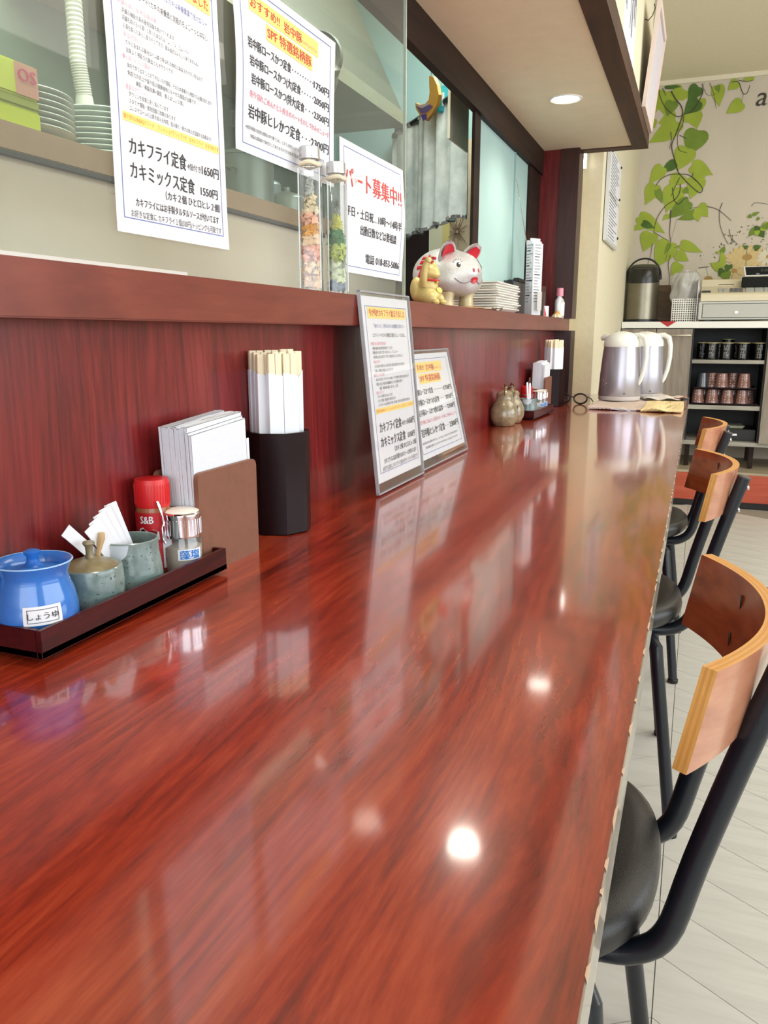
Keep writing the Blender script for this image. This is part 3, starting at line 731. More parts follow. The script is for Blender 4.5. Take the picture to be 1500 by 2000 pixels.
# ------------------------------------------------------------------ far counter group
def dripping_jug(label, loc, rz, s=1.0):
    t = thing('soy_sauce_jug', label, 'jug', loc, rz, 'round ochre sauce jugs')
    P = [(.026, 0), (.031, .003), (.040, .020), (.042, .034), (.040, .050), (.033, .066), (.026, .076), (.0235, .086), (.0245, .094)]
    P = [(r * s, z * s) for r, z in P]
    MB().lathe(bowl_profile(P), 40).build('body', M_ochre, t)
    MB().lathe([(r * s, z * s) for r, z in [(.0225, .092), (.024, .096), (.020, .101), (.011, .105), (.006, .107), (.006, .111), (.009, .114), (.008, .117), (0, .118)]], 32).build('lid', M_ochre, t)
    pts = [(0, .028 * s * cos(a), (.090 + .034 * sin(a)) * s) for a in [pi * k / 12 for k in range(13)]]
    MB().tube(pts, .0016, 8).build('wire_handle', mat('brass_wire', (110, 74, 44), .3, .8), t)
    MB().tube([pts[5], pts[6], pts[7]], .0036, 10).build('grip', mat('cane_grip', (128, 88, 48), .5), t)
    for a in (-1, 1): MB().tube([(0, a * .024 * s, .088 * s), (0, a * .029 * s, .090 * s)], .004, 10).build('lug', M_ochre, t)
    m = MB(); r = interp(P); zz = .052 * s
    m.tube([((r(zz) + .001) * cos(.2) + 0, (r(zz) + .001) * sin(.2) + .007 * cos(b), zz + .007 * sin(b)) for b in [2 * pi * k / 12 for k in range(12)]], .0012, 6, closed=True)
    m.build('printed_ring', M_black, t)
    return t
dripping_jug('round ochre sauce jug standing nearest, left of the far tray', (-.531, 2.372, CT), .25)
dripping_jug('second ochre sauce jug, half hidden behind the nearer one', (-.529, 2.462, CT), .6, .97)
F0 = (-.552, 2.555, CT)
tray('dark red lacquer condiment tray far along the counter, by the jugs', F0, rz=radians(-3))
FZ = CT + .011
t = cup('small speckled cup on the far condiment tray', (-.505, 2.60, FZ), radians(-40))
o = thing('blue_sachet', 'small blue sachet standing in the far speckled cup', 'sachet', (-.503, 2.60, FZ + .012)); MB().box((-.001, -.012, 0), (.001, .012, .052)).build('sachet_body', mat('sachet_blue', (40, 88, 180), .4), o)
MB().box((-.0012, -.012, .052), (.0012, .012, .058)).build('crimp', M_paper, o)
stick_packet('white paper stick leaning left in the far speckled cup', (-.500, 2.592, FZ + .006), radians(12), radians(-10), .100, 'paper sugar sticks on the far tray')
stick_packet('white paper stick leaning right in the far speckled cup', (-.498, 2.602, FZ + .006), radians(4), radians(-14), .094, 'paper sugar sticks on the far tray')
spice_jar('small red capped spice jar on the far condiment tray', (-.530, 2.700, FZ), radians(-40))
salt_jar('glass salt jar with chrome collar on the far tray', (-.500, 2.745, FZ), radians(-25), False)
salt_jar('second glass salt jar on the far tray, behind the first', (-.497, 2.800, FZ), radians(-25), False)
NH2 = (-.556, 2.865, CT)
napkin_holder('brown board napkin holder far along the counter, before the far chopstick box', NH2)
napkins(NH2, 7, 3, 'folded white paper napkin in the far holder, %s', 'napkins in the far holder')
CB2 = (-.510, 3.110, CT)
chopstick_box('far octagonal dark lacquer chopstick box beside the dark jamb', CB2)
chopsticks(CB2, 16, 'paper sleeved chopsticks in the far box, %s', 'sleeved chopsticks in the far box')

# ------------------------------------------------------------------ things on the ledge
def herbarium(label, x, y, rz, H, colors, petals, seed):
    t = thing('flower_bottle', label, 'bottle', (x, y, LZ1), rz, 'flower bottles on the ledge')
    w = .0165; hb = H
    def sq(r, z, k=6):
        return [(r * max(-1, min(1, 1.25 * cos(a))), r * max(-1, min(1, 1.25 * sin(a))), z) for a in [2 * pi * i / 32 for i in range(32)]]
    def shell(levels, mi=0):
        m = MB(); vs = []; fs = []
        for r, z in levels: vs += sq(r, z)
        for j in range(len(levels) - 1):
            for i in range(32): fs.append((j * 32 + i, j * 32 + (i + 1) % 32, (j + 1) * 32 + (i + 1) % 32, (j + 1) * 32 + i))
        fs.append(tuple(range(32))[::-1]); m.add(vs, fs, mi, True); return m
    shell([(w, 0), (w, hb * .985), (w * .9, hb)]).build('glass', M_bottle, t)
    shell([(w - .003, .006), (w - .003, hb * .96), (w * .7, hb * .975)]).build('inner_glass', M_bottle, t)
    eg = MB()
    for a in range(4):
        c = (w * .93 * (1 if a in (0, 3) else -1), w * .93 * (1 if a in (0, 1) else -1))
        eg.tube([(c[0], c[1], .004), (c[0], c[1], hb * .98)], .0011, 6)
    o = eg.build('glass_edges', clear('edge_glow', (.95, .97, .98), 1, .55, (.85, .88, .92)), t); o['kind'] = 'stuff'
    MB().lathe([(.0125, hb * .99), (.0125, hb + .014)], 28, cap=False).build('neck', M_bottle, t)
    MB().lathe([(.0150, hb + .010), (.0155, hb + .0105), (.0155, hb + .013), (.0150, hb + .0135), (.0150, hb + .0265), (.0135, hb + .0275), (0, hb + .0277)], 36).build('cap', mat('aluminium_cap', (206, 206, 206), .3, .85), t)
    rb = MB()
    rb.tube([(.0135 * cos(a), .0135 * sin(a), hb + .004 + .0012 * sin(3 * a)) for a in [2 * pi * k / 20 for k in range(20)]], .0035, 8, closed=True)
    rb.build('ribbon', mat('ribbon_cream', (226, 216, 190), .5), t)
    if petals == 'pink':
        bw = MB()
    q = random.Random(seed)
    # packed blossom inside: lumpy column of petals, colour by height
    zmax = hb * (.74 if petals == 'pink' else .60)
    for (z0, z1, cname, rgb) in colors:
        m = MB(); n = int(95 * (z1 - z0) / .04) + 20
        for i in range(n):
            z = q.uniform(z0, z1); a = q.uniform(0, 2 * pi); R = (w - .0042) * sqrt(q.uniform(.25, 1)); tp = 1 - .6 * max(0, (z - zmax + .02) / .03)
            px, py = R * tp * max(-1, min(1, 1.2 * cos(a))), R * tp * max(-1, min(1, 1.2 * sin(a)))
            M = Matrix.Translation((px, py, z)) @ Matrix.Rotation(a + q.uniform(-.5, .5), 4, 'Z') @ Matrix.Rotation(q.uniform(-.9, .9), 4, 'X') @ Matrix.Rotation(q.uniform(-.6, .6), 4, 'Y')
            s = q.uniform(.003, .0062)
            m.grid(lambda u, v: ((.0012 * sin(pi * u)), (u - .5) * 2 * s * (1 - .5 * v), v * s * 1.6 - s * .8), 3, 3, 0, True, M)
        o = m.build('petals', mat('petals_' + cname, rgb, .8), t); o['kind'] = 'stuff'; o['label'] = cname.replace('_', ' ') + ' dried petals'
    return t
herbarium('square glass bottle of peach and orange dried flowers, tall with silver cap', -.5530, 1.128, radians(20), .176,
          [(.008, .045, 'apricot', (238, 200, 160)), (.045, .068, 'coral', (240, 168, 142)), (.068, .082, 'pale_peach', (240, 206, 170)), (.080, .096, 'amber', (226, 158, 44)), (.096, .112, 'salmon', (242, 182, 152)), (.112, .138, 'cream', (232, 216, 178)), (.138, .160, 'grey_white', (186, 192, 188))], 'pink', 4)
herbarium('square glass bottle of green and yellow dried flowers, right of the peach one', -.5535, 1.222, radians(32), .172,
          [(.008, .022, 'slate_blue', (92, 108, 124)), (.022, .052, 'pale_lime', (206, 216, 160)), (.052, .078, 'lime', (186, 202, 106)), (.078, .098, 'deep_green', (52, 130, 72)), (.098, .122, 'yellow', (206, 206, 96)), (.122, .142, 'grey_mist', (150, 156, 150))], 'green', 9)
# organza bow behind the second bottle neck
m = MB()
for s in (-1, 1):
    m.grid(lambda u, v: (.004 * sin(6 * u), s * (.004 + .020 * u), .012 * (v - .5) * (.3 + u) + .004 * sin(5 * u + v)), 8, 3)
o = m.build('organza_bow', clear('organza', (.98, .97, .93), .3, .5, (.88, .85, .75))); o.location = (-.5420, 1.262, LZ1 + .180); tag(o, 'sheer cream organza bow at the neck of the green bottle', 'bow')

# piggy bank, one continuous body
def remeshed(name, blobs, parent, m, res=.0035, sub=0):
    """union of ellipsoids melted into one skin"""
    mbd = bpy.data.metaballs.new(name + '_form'); mbd.resolution = res; mbd.threshold = .12
    mo = bpy.data.objects.new(name + '_form', mbd); C.objects.link(mo)
    for (c, s, k) in blobs:
        e = mbd.elements.new(); e.type = 'ELLIPSOID'; e.co = c; e.radius = 1.0; e.stiffness = k
        e.size_x, e.size_y, e.size_z = s
    bpy.context.view_layer.update()
    dg = bpy.context.evaluated_depsgraph_get(); me = bpy.data.meshes.new_from_object(mo.evaluated_get(dg))
    bpy.data.objects.remove(mo); bpy.data.metaballs.remove(mbd)
    for p in me.polygons: p.use_smooth = True
    me.materials.clear(); me.materials.append(m); me.name = name
    o = bpy.data.objects.new(name, me); C.objects.link(o); o.parent = parent
    return o
def sculpt(name, blobs, parent, m, n=96, nz=64, c=(0, 0, 0), sharp=9.0, rmax=.3):
    """star-shaped skin: smooth union of ellipsoids seen from the centre c"""
    mb = MB(); c = Vector(c)
    def field(p):
        s = 0
        for (q, e) in blobs:
            d = sqrt(((p.x - q[0]) / e[0]) ** 2 + ((p.y - q[1]) / e[1]) ** 2 + ((p.z - q[2]) / e[2]) ** 2)
            s += math.exp(-sharp * (d - 1))
        return s - 1
    def surf(u, v):
        a = 2 * pi * u; b = pi * v; d = Vector((sin(b) * cos(a), sin(b) * sin(a), -cos(b)))
        hi = rmax
        # outermost crossing
        k = 0; N = 40; last = 0
        for i in range(N, 0, -1):
            if field(c + d * (rmax * i / N)) > 0: last = i; break
        lo, hi = rmax * last / N, rmax * min(last + 1, N) / N
        for _ in range(12):
            mid = (lo + hi) / 2
            if field(c + d * mid) > 0: lo = mid
            else: hi = mid
        return c + d * lo
    vs = [surf(i / n, (j + .0) / nz) for j in range(nz + 1) for i in range(n)]
    fs = [(j * n + i, j * n + (i + 1) % n, (j + 1) * n + (i + 1) % n, (j + 1) * n + i) for j in range(nz) for i in range(n)]
    mb.add(vs, fs, 0, True)
    return mb.build(name, m, parent), surf
PX = on_x(874, 540, -.628)
mt = MB(); q = random.Random(1)
mt.lathe([(0, 0), (.088, 0), (.092, .003), (.088, .006), (0, .006)], 40)
o = mt.build('woven_mat', mat('raffia', (178, 140, 98), .8, noise=.35, nscale=300, bump=.4)); o.location = (-.625, PX.y + .01, LZ1); tag(o, 'round woven raffia mat under the silver pig', 'mat')
pig = thing('piggy_bank', 'silver piggy bank with red ears and a red character on its side', 'piggy bank', (PX.x, PX.y, LZ1 + .0065), radians(-28))
pb, psurf = sculpt('body', [((-.012, 0, .083), (.086, .080, .066)), ((.050, 0, .080), (.046, .058, .052)), ((.080, 0, .082), (.022, .026, .020)), ((.045, .040, .062), (.030, .026, .026)), ((.045, -.040, .062), (.030, .026, .026)), ((.062, 0, .050), (.026, .028, .020))], pig, M_silverpaint, c=(0, 0, .083), sharp=9)
for sx_, sy_ in ((.034, .036), (.034, -.036), (-.042, .036), (-.042, -.036)):
    MB().lathe([(0, 0), (.019, 0), (.020, .006), (.018, .020), (.022, .036), (0, .036)], 24, c=(sx_, sy_, 0)).build('foot', mat('foot_gold', (206, 190, 150), .4, .3, noise=.2, nscale=60), pig)
for s in (-1, 1):
    M = Matrix.Translation((.040, s * .040, .124)) @ Matrix.Rotation(radians(-s * 30), 4, 'X') @ Matrix.Rotation(radians(18), 4, 'Y') @ Matrix.Rotation(radians(s * 12), 4, 'Z')
    def earf(u, v, k=1.0, off=0.0):
        a = (u - .5) * 2; wv = .0270 * sqrt(max(0, 1 - (v * .98) ** 2.2)) * k; return (off + .008 * (1 - a * a) * -1 * (1 - v * .5) + .006 * v, a * wv, .041 * v * k)
    e = MB(); e.grid(lambda u, v: Vector(earf(u, v * .98)), 12, 12, 0, True, M); e.grid(lambda u, v: Vector(earf(u, v * .98)) + Vector((-.007 * (1 - v * .6), 0, 0)), 12, 12, 0, True, M)
    for sgn in (0, 1):
        e.grid(lambda u, v: Vector(earf(sgn, v * .98)) + Vector((-.007 * (1 - v * .6) * u, 0, 0)), 2, 12, 0, True, M)
    ear = e.build('ear', M_silverpaint, pig)
    r_ = MB(); r_.grid(lambda u, v: Vector(earf(u, v * .95, .74)) + Vector((.0022, 0, .003)), 10, 10, 0, True, M); o = r_.build('ear_inside', M_pinkred, ear)
def on_pig(az, el, lift=.0008):
    """point on the pig's skin; az from its nose, el upward"""
    p = psurf((az / (2 * pi)) % 1.0, (el + pi / 2) / pi); d = (p - Vector((0, 0, .083))).normalized(); return p + d * lift
def patch(name, m, az, el, ra, re, lift=.0008, n=20, parent=pig):
    mb = MB(); vs = [on_pig(az, el, lift + .0006)]; K = 3
    for k in range(1, K + 1):
        for i in range(n):
            a = 2 * pi * i / n; vs.append(on_pig(az + ra * cos(a) * k / K, el + re * sin(a) * k / K, lift + .0006 * (1 - k / K)))
    fs = [(0, 1 + i, 1 + (i + 1) % n) for i in range(n)] + [(1 + (k - 1) * n + i, 1 + k * n + i, 1 + k * n + (i + 1) % n, 1 + (k - 1) * n + (i + 1) % n) for k in range(1, K) for i in range(n)]
    mb.add(vs, fs, 0, True); return mb.build(name, m, parent)
for s in (-1, 1):
    e = patch('eye', M_white, s * .50, .20, .095, .115)
    patch('iris', M_ink, s * .485, .19, .058, .075, .0018, parent=e); patch('glint', M_white, s * .47, .215, .018, .022, .0032, parent=e)
    m = MB()
    for k in range(7):
        a = radians(30 + 20 * k); m.tube([on_pig(s * .50 + .115 * cos(a), .20 + .135 * sin(a), .001), on_pig(s * .50 + .175 * cos(a), .20 + .205 * sin(a), .001)], .0005, 5)
    o = m.build('lashes', M_black, pig); o['kind'] = 'stuff'
    patch('nostril', mat('nostril_red', (176, 50, 60), .5), s * .085, .045, .032, .05)
patch('mouth', M_pinkred, 0, -.20, .13, .085); patch('tongue', mat('tongue_pink', (226, 100, 110), .5), 0, -.235, .075, .055, .0018)
m = MB()
for s in (-1, 1):
    m.tube([on_pig(s * (.10 + .5 * k / 8), -.21 - .10 * sin(pi * k / 8) + .05 * k / 8, .0006) for k in range(9)], .0011, 6)
m.build('smile_line', mat('smile_grey', (120, 110, 110), .5), pig)
m = MB(); gv, gf, gw = glyphs('寿')

for k, (da, de) in enumerate(((-.022, 0), (.022, 0), (0, -.02), (0, .02), (.012, .012))): m.add([on_pig(-1.62 + da + (v[0] - gw / 2) * .86, .10 + de + (v[1] - .36) * 1.10, .0012 + .0002 * k) for v in gv], gf)
o = m.build('lettering', M_pinkred, pig); o['label'] = 'raised red character painted on the side'

# gold beckoning cat seen from behind its shoulder
KX = on_x(838, 545, -.560)
cat = thing('cat_figurine', 'small gold beckoning cat figurine with a red collar, before the silver pig', 'figurine', (KX.x, KX.y, LZ1), radians(-20))
cb, csurf = sculpt('body', [((-.004, 0, .020), (.032, .028, .021)), ((-.002, 0, .040), (.021, .022, .026)), ((.012, .014, .012), (.018, .010, .012)), ((.012, -.014, .012), (.018, .010, .012)), ((-.028, -.008, .034), (.013, .016, .026)), ((-.026, .006, .020), (.014, .018, .020))], cat, M_gold, c=(0, 0, .026), sharp=10, rmax=.09)
hd, hsurf = sculpt('head', [((.004, 0, .068), (.019, .021, .018)), ((.016, 0, .063), (.011, .012, .009))], cat, M_gold, c=(.004, 0, .068), sharp=10, rmax=.06, n=48, nz=32)
for s in (-1, 1):
    MB().lathe([(.0085, 0), (.0065, .007), (.0012, .015), (0, .0155)], 14, M=Matrix.Translation((.002, s * .0125, .078)) @ Matrix.Rotation(radians(-s * 16), 4, 'X')).build('ear', M_gold, cat)
    MB().lathe([(0, 0), (.0018, .0002), (.0016, .001), (0, .0012)], 10, M=Matrix.Translation((.0205, s * .0075, .070)) @ Matrix.Rotation(radians(80), 4, 'Y')).build('eye', M_black, cat)
MB().tube([(.000, -.018, .040), (.003, -.0235, .052), (.006, -.0245, .066), (.008, -.0225, .080), (.012, -.0215, .088)], [.0085, .0085, .0078, .0078, .0072], 14).build('raised_arm', M_gold, cat)
MB().lathe([(0, -.006), (.0062, -.004), (.0078, .001), (.006, .006), (0, .0075)], 14, c=(.014, -.0215, .091)).build('paw', M_gold, cat)
MB().tube([(.003 + .0185 * cos(a), .0185 * sin(a), .0525 - .002 * cos(a)) for a in [2 * pi * k / 24 for k in range(24)]], .0022, 8, closed=True).build('collar', M_pinkred, cat)
MB().lathe([(0, -.001), (.0085, -.001), (.0095, 0), (.0085, .001), (0, .001)], 20, sx=.7, M=Matrix.Translation((.026, .004, .030)) @ Matrix.Rotation(radians(72), 4, 'Y')).build('gold_coin', mat('coin_gold', (214, 184, 84), .3, .6), cat)
MB().lathe([(0, 0), (.0035, .001), (.004, .004), (0, .007)], 12, c=(.0225, 0, .044)).build('bell', mat('coin_gold', (214, 184, 84), .3, .6), cat)
for s in (-1, 1): MB().lathe([(0, 0), (.007, .001), (.0085, .005), (.006, .010), (0, .012)], 14, c=(.029, s * .012, 0)).build('foot', M_gold, cat)

# stack of white foam trays, seen from the end
x0, y0 = -.660, 2.235
for k in range(11):
    q = random.Random(k)
    t = None
    if k == 0:
        m = MB()
        def tr(u, v):
            ex = min(u, 1 - u) * 9; ey = min(v, 1 - v) * 9; e = min(1, min(ex, ey)); return ((u - .5) * .13, (v - .5) * .30, .010 * (1 - e) - .001)
        m.grid(tr, 18, 18); m.grid(lambda u, v: Vector(tr(u, v)) + Vector((0, 0, -.0028)), 18, 18)
        for a, b in (((0, 0), (1, 0)), ((1, 0), (1, 1)), ((1, 1), (0, 1)), ((0, 1), (0, 0))):
            m.grid(lambda u, v, a=a, b=b: Vector(tr(a[0] + (b[0] - a[0]) * u, a[1] + (b[1] - a[1]) * u)) + Vector((0, 0, -.0028 * v)), 18, 1)
        tray0 = m.build('foam_tray', mat('foam_white', (236, 234, 226), .6)); o = tray0
    else: o = tray0.copy(); C.objects.link(o)
    o.location = (-.617 + q.uniform(-.002, .002), 2.475 + q.uniform(-.008, .008), LZ1 + .0045 + .0072 * k); o.rotation_euler = (0, 0, radians(q.uniform(-2, 2)))
    tag(o, 'white foam tray beside the silver pig, ' + ('bottom of its stack' if k == 0 else 'topmost of its stack' if k == 10 else ORD[k] + ' from the bottom of its stack'), 'tray', 'foam trays stacked on the ledge')
# crumpled paper slips in front of the trays
for k, (dx, dy, rz, nm, c) in enumerate([(0, 0, 12, 'cream', (226, 206, 168)), (.004, .05, -6, 'white', (232, 228, 220)), (.0, .11, 20, 'pale', (222, 206, 190))]):
    m = MB(); m.grid(lambda u, v: ((u - .5) * .028, (v - .5) * .085, .003 + .0035 * sin(7 * v + k) * u + .0015 * k), 6, 12); m.grid(lambda u, v: ((u - .5) * .028, (v - .5) * .085, .0022 + .0035 * sin(7 * v + k) * u + .0015 * k), 6, 12)
    o = m.build('paper_slip', mat('slip_' + nm, c, .8)); o.location = (-.545 + dx, 2.18 + dy, LZ1); o.rotation_euler = (0, 0, radians(rz))
    tag(o, ['crumpled cream wrapper lying nearest on the ledge by the woven mat', 'crumpled white wrapper lying on the ledge between two others', 'crumpled pale brown wrapper lying furthest, before the foam trays'][k], 'wrapper', 'wrappers on the ledge')
# tall bundle of printed leaflets in a clear stand
lf = thing('leaflet_bundle', 'tall bundle of white printed leaflets on the ledge beside the foam trays', 'leaflets', (-.572, 2.97, LZ1), radians(-30))
for k, (a, hh) in enumerate(((0, .262), (1, .255), (2, .268), (3, .258), (4, .250))):
    m = MB(); m.box((-.018 + .007 * k, -.024, .004), (-.0175 + .007 * k + .005, .024, hh)); m.build('leaflet', M_paper, lf)
m = MB(); q = random.Random(4)
def lfx(x, y, l): return (.0157 + l, x, y)
def lfy(x, y, l): return (x, -.0243 - l, y)
for k in range(20):
    z = .05 + k * .0102
    rect(m, -.018, z, -.018 + q.uniform(.018, .034), z + (.0032 if k % 6 == 3 else .0018), lfx, n=2); rect(m, -.016, z, -.016 + q.uniform(.012, .030), z + (.0036 if k % 5 == 2 else .0018), lfy, n=2)
o = m.build('print_lines', M_ink, lf); o['kind'] = 'stuff'
m = MB()
for a, b in (((-.030, -.034, 0), (-.028, .034, .085)), ((.027, -.034, 0), (.029, .034, .105)), ((-.030, -.034, 0), (.029, -.032, .105)), ((-.030, .032, 0), (.029, .034, .085)), ((-.030, -.034, 0), (.029, .034, .002))): m.box(a, b)
m.build('clear_stand', M_clear, lf)
m = MB(); m.box((.0292, -.012, .02), (.0294, .012, .085)); o = m.build('stand_label', mat('label_grey', (190, 190, 190), .6), lf)
o = thing('leaflet_card', 'small white and pink card behind the leaflet bundle', 'card', (-.545, 3.10, LZ1), radians(-20))
MB().box((-.003, -.016, 0), (.0, .016, .040)).build('card', M_paper, o); MB().add([(.0004, -.016, .004), (.0004, .000, .004), (.0004, -.016, .038)], [(0, 1, 2)]).build('pink_corner', M_pinkred, o)
# radio behind the leaflets
rd = thing('radio', 'dark grey portable radio with a tilted aerial, behind the white leaflets', 'radio', (-.632, 2.98, LZ1), radians(0))
MB().box((-.020, -.17, .006), (.016, .27, .118), bev=.006).build('case', mat('radio_grey', (78, 78, 80), .4, .2), rd)
MB().box((-.012, -.04, .118), (.012, .20, .134), bev=.004).build('handle', M_black, rd)
MB().lathe([(0, 0), (.011, 0), (.011, .018), (0, .018)], 20, M=Matrix.Translation((.012, -.170, .108)) @ Matrix.Rotation(radians(90), 4, 'X')).build('dial', M_black, rd)
a0 = on_x(1009, 352, -.632) - rd.location; a1 = on_x(1034, 510, -.632) - rd.location
MB().tube([tuple(a1), tuple((a0 + a1) / 2), tuple(a0)], [.0022, .0017, .0013], 8).build('aerial', M_chrome, rd)
for y in (-.12, .22): MB().box((-.02, y, 0), (.02, y + .03, .006)).build('foot', M_black, rd)
# shell ornament and sanitiser bottle
sh = thing('shell_ornament', 'small cream scalloped ornament with an amber top, beside the sanitiser', 'ornament', (-.548, 3.355, LZ1))
m = MB(); m.grid(lambda u, v: ((.020 + .0022 * abs(sin(9 * pi * u))) * (1 - .75 * v ** 2) * cos(2 * pi * u), (.030 + .003 * abs(sin(9 * pi * u))) * (1 - .75 * v ** 2) * sin(2 * pi * u), .020 * v + .003 * abs(sin(9 * pi * u)) * (1 - v)), 90, 6); m.lathe([(0, 0), (.02, 0)], 24, sy=1.4)
m.build('shell', mat('shell_cream', (234, 216, 180), .5), sh); MB().lathe([(.013, .014), (.012, .020), (.007, .026), (0, .028)], 24, c=(0, 0, 0), sy=1.3).build('top', mat('shell_amber', (216, 160, 84), .4), sh)
sn = thing('hand_sanitiser', 'small clear sanitiser bottle with a pink cap at the end of the ledge', 'bottle', (-.548, 3.41, LZ1), radians(-10)); sn.scale = (1.22, 1.22, 1.22)
MB().lathe([(0, 0), (.022, 0), (.0235, .003), (.0235, .050), (.0215, .060), (.012, .068), (.010, .072), (0, .072)], 32, sx=.62, sy=1.15).build('body', mat('gel_clear', (206, 208, 210), .15, Coat_Weight=.5), sn)
MB().lathe([(0, .072), (.0115, .072), (.0120, .076), (.0112, .098), (0, .099)], 28).build('cap', mat('pink_plastic', (238, 150, 170), .4), sn)
m = MB(); m.grid(lambda u, v: (.0150 * sqrt(max(0, 1 - ((u - .5) * 1.5) ** 2)) + .0006, (u - .5) * .040, .008 + .046 * v * (1 - .18 * (2 * u - 1) ** 2)), 12, 4); m.build('label', M_paper, sn)
m = MB()
for k in range(4): m.box((.0150, .002, .014 + .008 * k), (.0152, .012, .0165 + .008 * k))
o = m.build('print_lines', mat('grey_ink', (130, 130, 134), .8), sn); o['kind'] = 'stuff'

# ------------------------------------------------------------------ counter end: cloths, kettles, glasses
def cloth(name, label, x0, x1, y0, y1, m, seed, extra=None):
    t = thing(name, label, 'cloth', (0, 0, CT)); q = random.Random(seed)
    mb = MB()
    def top(u, v): return (x0 + (x1 - x0) * u + .004 * sin(5 * v), y0 + (y1 - y0) * v + .004 * sin(7 * u), .0115 + .0022 * sin(9 * u + seed) * (1 - v) + (0.003 * sin(6.2 * u) if v < .3 else 0))
    mb.grid(top, 24, 24); mb.grid(lambda u, v: (top(u, v)[0], top(u, v)[1], .0012 + (.003 * sin(pi * u) if v < .05 else 0)), 24, 24)
    for a, b in (((0, 0), (1, 0)), ((1, 0), (1, 1)), ((1, 1), (0, 1)), ((0, 1), (0, 0))):
        def side(u, v, a=a, b=b):
            p = top(a[0] + (b[0] - a[0]) * u, a[1] + (b[1] - a[1]) * u); bo = .0012 + (.003 * sin(pi * u) if a[1] == 0 and b[1] == 0 else 0); bul = .003 * sin(pi * v)
            return (p[0], p[1] - (bul if a[1] == b[1] == 0 else 0), bo + (p[2] - bo) * v)
        mb.grid(side, 24, 4)
    mb.build('folded_cloth', m, t)
    if extra: extra(t, top)
    return t
def swirl(t, top):
    m = MB()
    for k in range(3):
        m.tube([Vector(top(.42 + .5 * i / 16, 0)) + Vector((0, -.0032, -.0088 + .0022 * k + .0009 * sin(i * .8 + k))) for i in range(17)], .0008, 5)
    for k in range(9): 
        p = Vector(top(.05 + .04 * k, 0)) + Vector((0, -.0036, -.007 + .004 * (k % 2))); m.tube([p, p + Vector((.006, 0, .0005))], .0009, 5)
    o = m.build('swirl_print', M_paper, t); o['kind'] = 'stuff'
def crackle(t, top):
    m = MB(); q = random.Random(6)
    for k in range(9):
        u = q.uniform(.0, .8); m.tube([Vector(top(u, 0)) + Vector((0, -.0036, -.0095)), Vector(top(min(1, u + q.uniform(.08, .2)), 0)) + Vector((0, -.0036, -.001))], .0006, 5)
    for k in range(8):
        u = q.uniform(.1, .9); v = q.uniform(0, .6); m.tube([Vector(top(u, v)) + Vector((0, 0, .0003)), Vector(top(min(1, u + q.uniform(-.1, .2)), v + .25)) + Vector((0, 0, .0003))], .0007, 5)
    o = m.build('crackle_print', mat('olive_print', (136, 124, 60), .8), t); o['kind'] = 'stuff'
cloth('folded_cloth', 'folded grey-pink swirl print cloth under the kettles', -.360, -.178, 3.00, 3.62, mat('cloth_pink', (206, 186, 172), .9, rgb2=(190, 172, 160), nscale=30), 2, swirl)
cloth('folded_cloth', 'folded yellow cloth with olive lines, right of the pink one', -.176, -.040, 2.97, 3.55, mat('cloth_yellow', (230, 208, 156), .9), 5, crackle)
def kettle(label, loc, rz):
    t = thing('kettle', label, 'kettle', loc, rz, 'silver electric kettles')
    body = [(.080, .016), (.0815, .020), (.078, .10), (.072, .180), (.0685, .208)]
    MB().lathe([(0, 0), (.0785, 0), (.080, .002), (.080, .016), (0, .016)], 48).build('base', mat('kettle_base_grey', (196, 190, 186), .4), t)
    MB().lathe(body + [(0, .208)], 56).build('body', mat('kettle_silver', (176, 174, 184), .3, .62), t)
    MB().lathe([(.0700, .206), (.0710, .210), (.0690, .226), (.0600, .246), (.040, .258), (.018, .264), (0, .2655)], 48).build('lid', M_white, t)
    MB().tube([(-.060, 0, .240), (-.076, 0, .242), (-.088, 0, .236)], [.016, .012, .008], 12).build('spout', M_white, t)
    h = MB(); pts = [(.040, 0, .250), (.070, 0, .251), (.090, 0, .240), (.098, 0, .210), (.099, 0, .165), (.093, 0, .115), (.082, 0, .078), (.074, 0, .062)]
    h.tube(pts, [.008, .010, .0105, .0095, .009, .0085, .008, .007], 12); h.build('handle', M_white, t)
    MB().lathe([(0, .2655), (.010, .2655), (.010, .268), (0, .269)], 20, c=(-.02, 0, -.003)).build('button', mat('button_grey', (200, 200, 196), .4), t)
    m = MB(); q = random.Random(3); r = interp(body)
    for k in range(16):
        a = -2.1 + q.uniform(-.3, .35); z = q.uniform(.052, .085); s = q.uniform(.001, .0028)
        m.add([((r(z + dz) + .0005) * cos(a + da), (r(z + dz) + .0005) * sin(a + da), z + dz) for da, dz in ((s * 12, 0), (0, s), (-s * 12, 0), (0, -s))], [(0, 1, 2, 3)])
    o = m.build('flower_print', mat('print_silver', (232, 226, 224), .4), t); o['kind'] = 'stuff'
    a = -.95; m = MB(); m.lathe([(0, 0), (.0035, 0), (.0035, .001), (0, .001)], 14, M=Matrix.Translation(((r(.028) + .0003) * cos(a), (r(.028) + .0003) * sin(a), .028)) @ Matrix.Rotation(a, 4, 'Z') @ Matrix.Rotation(pi / 2, 4, 'Y')); m.build('screw', mat('screw_grey', (90, 84, 84), .4), t)
    return t
KZ = CT + .0145
kettle('silver electric kettle with white lid and handle, front one on the pink cloth', (-.283, 3.33, KZ), radians(-18))
kettle('silver electric kettle partly hidden behind the front kettle', (-.205, 3.52, KZ), radians(-12))
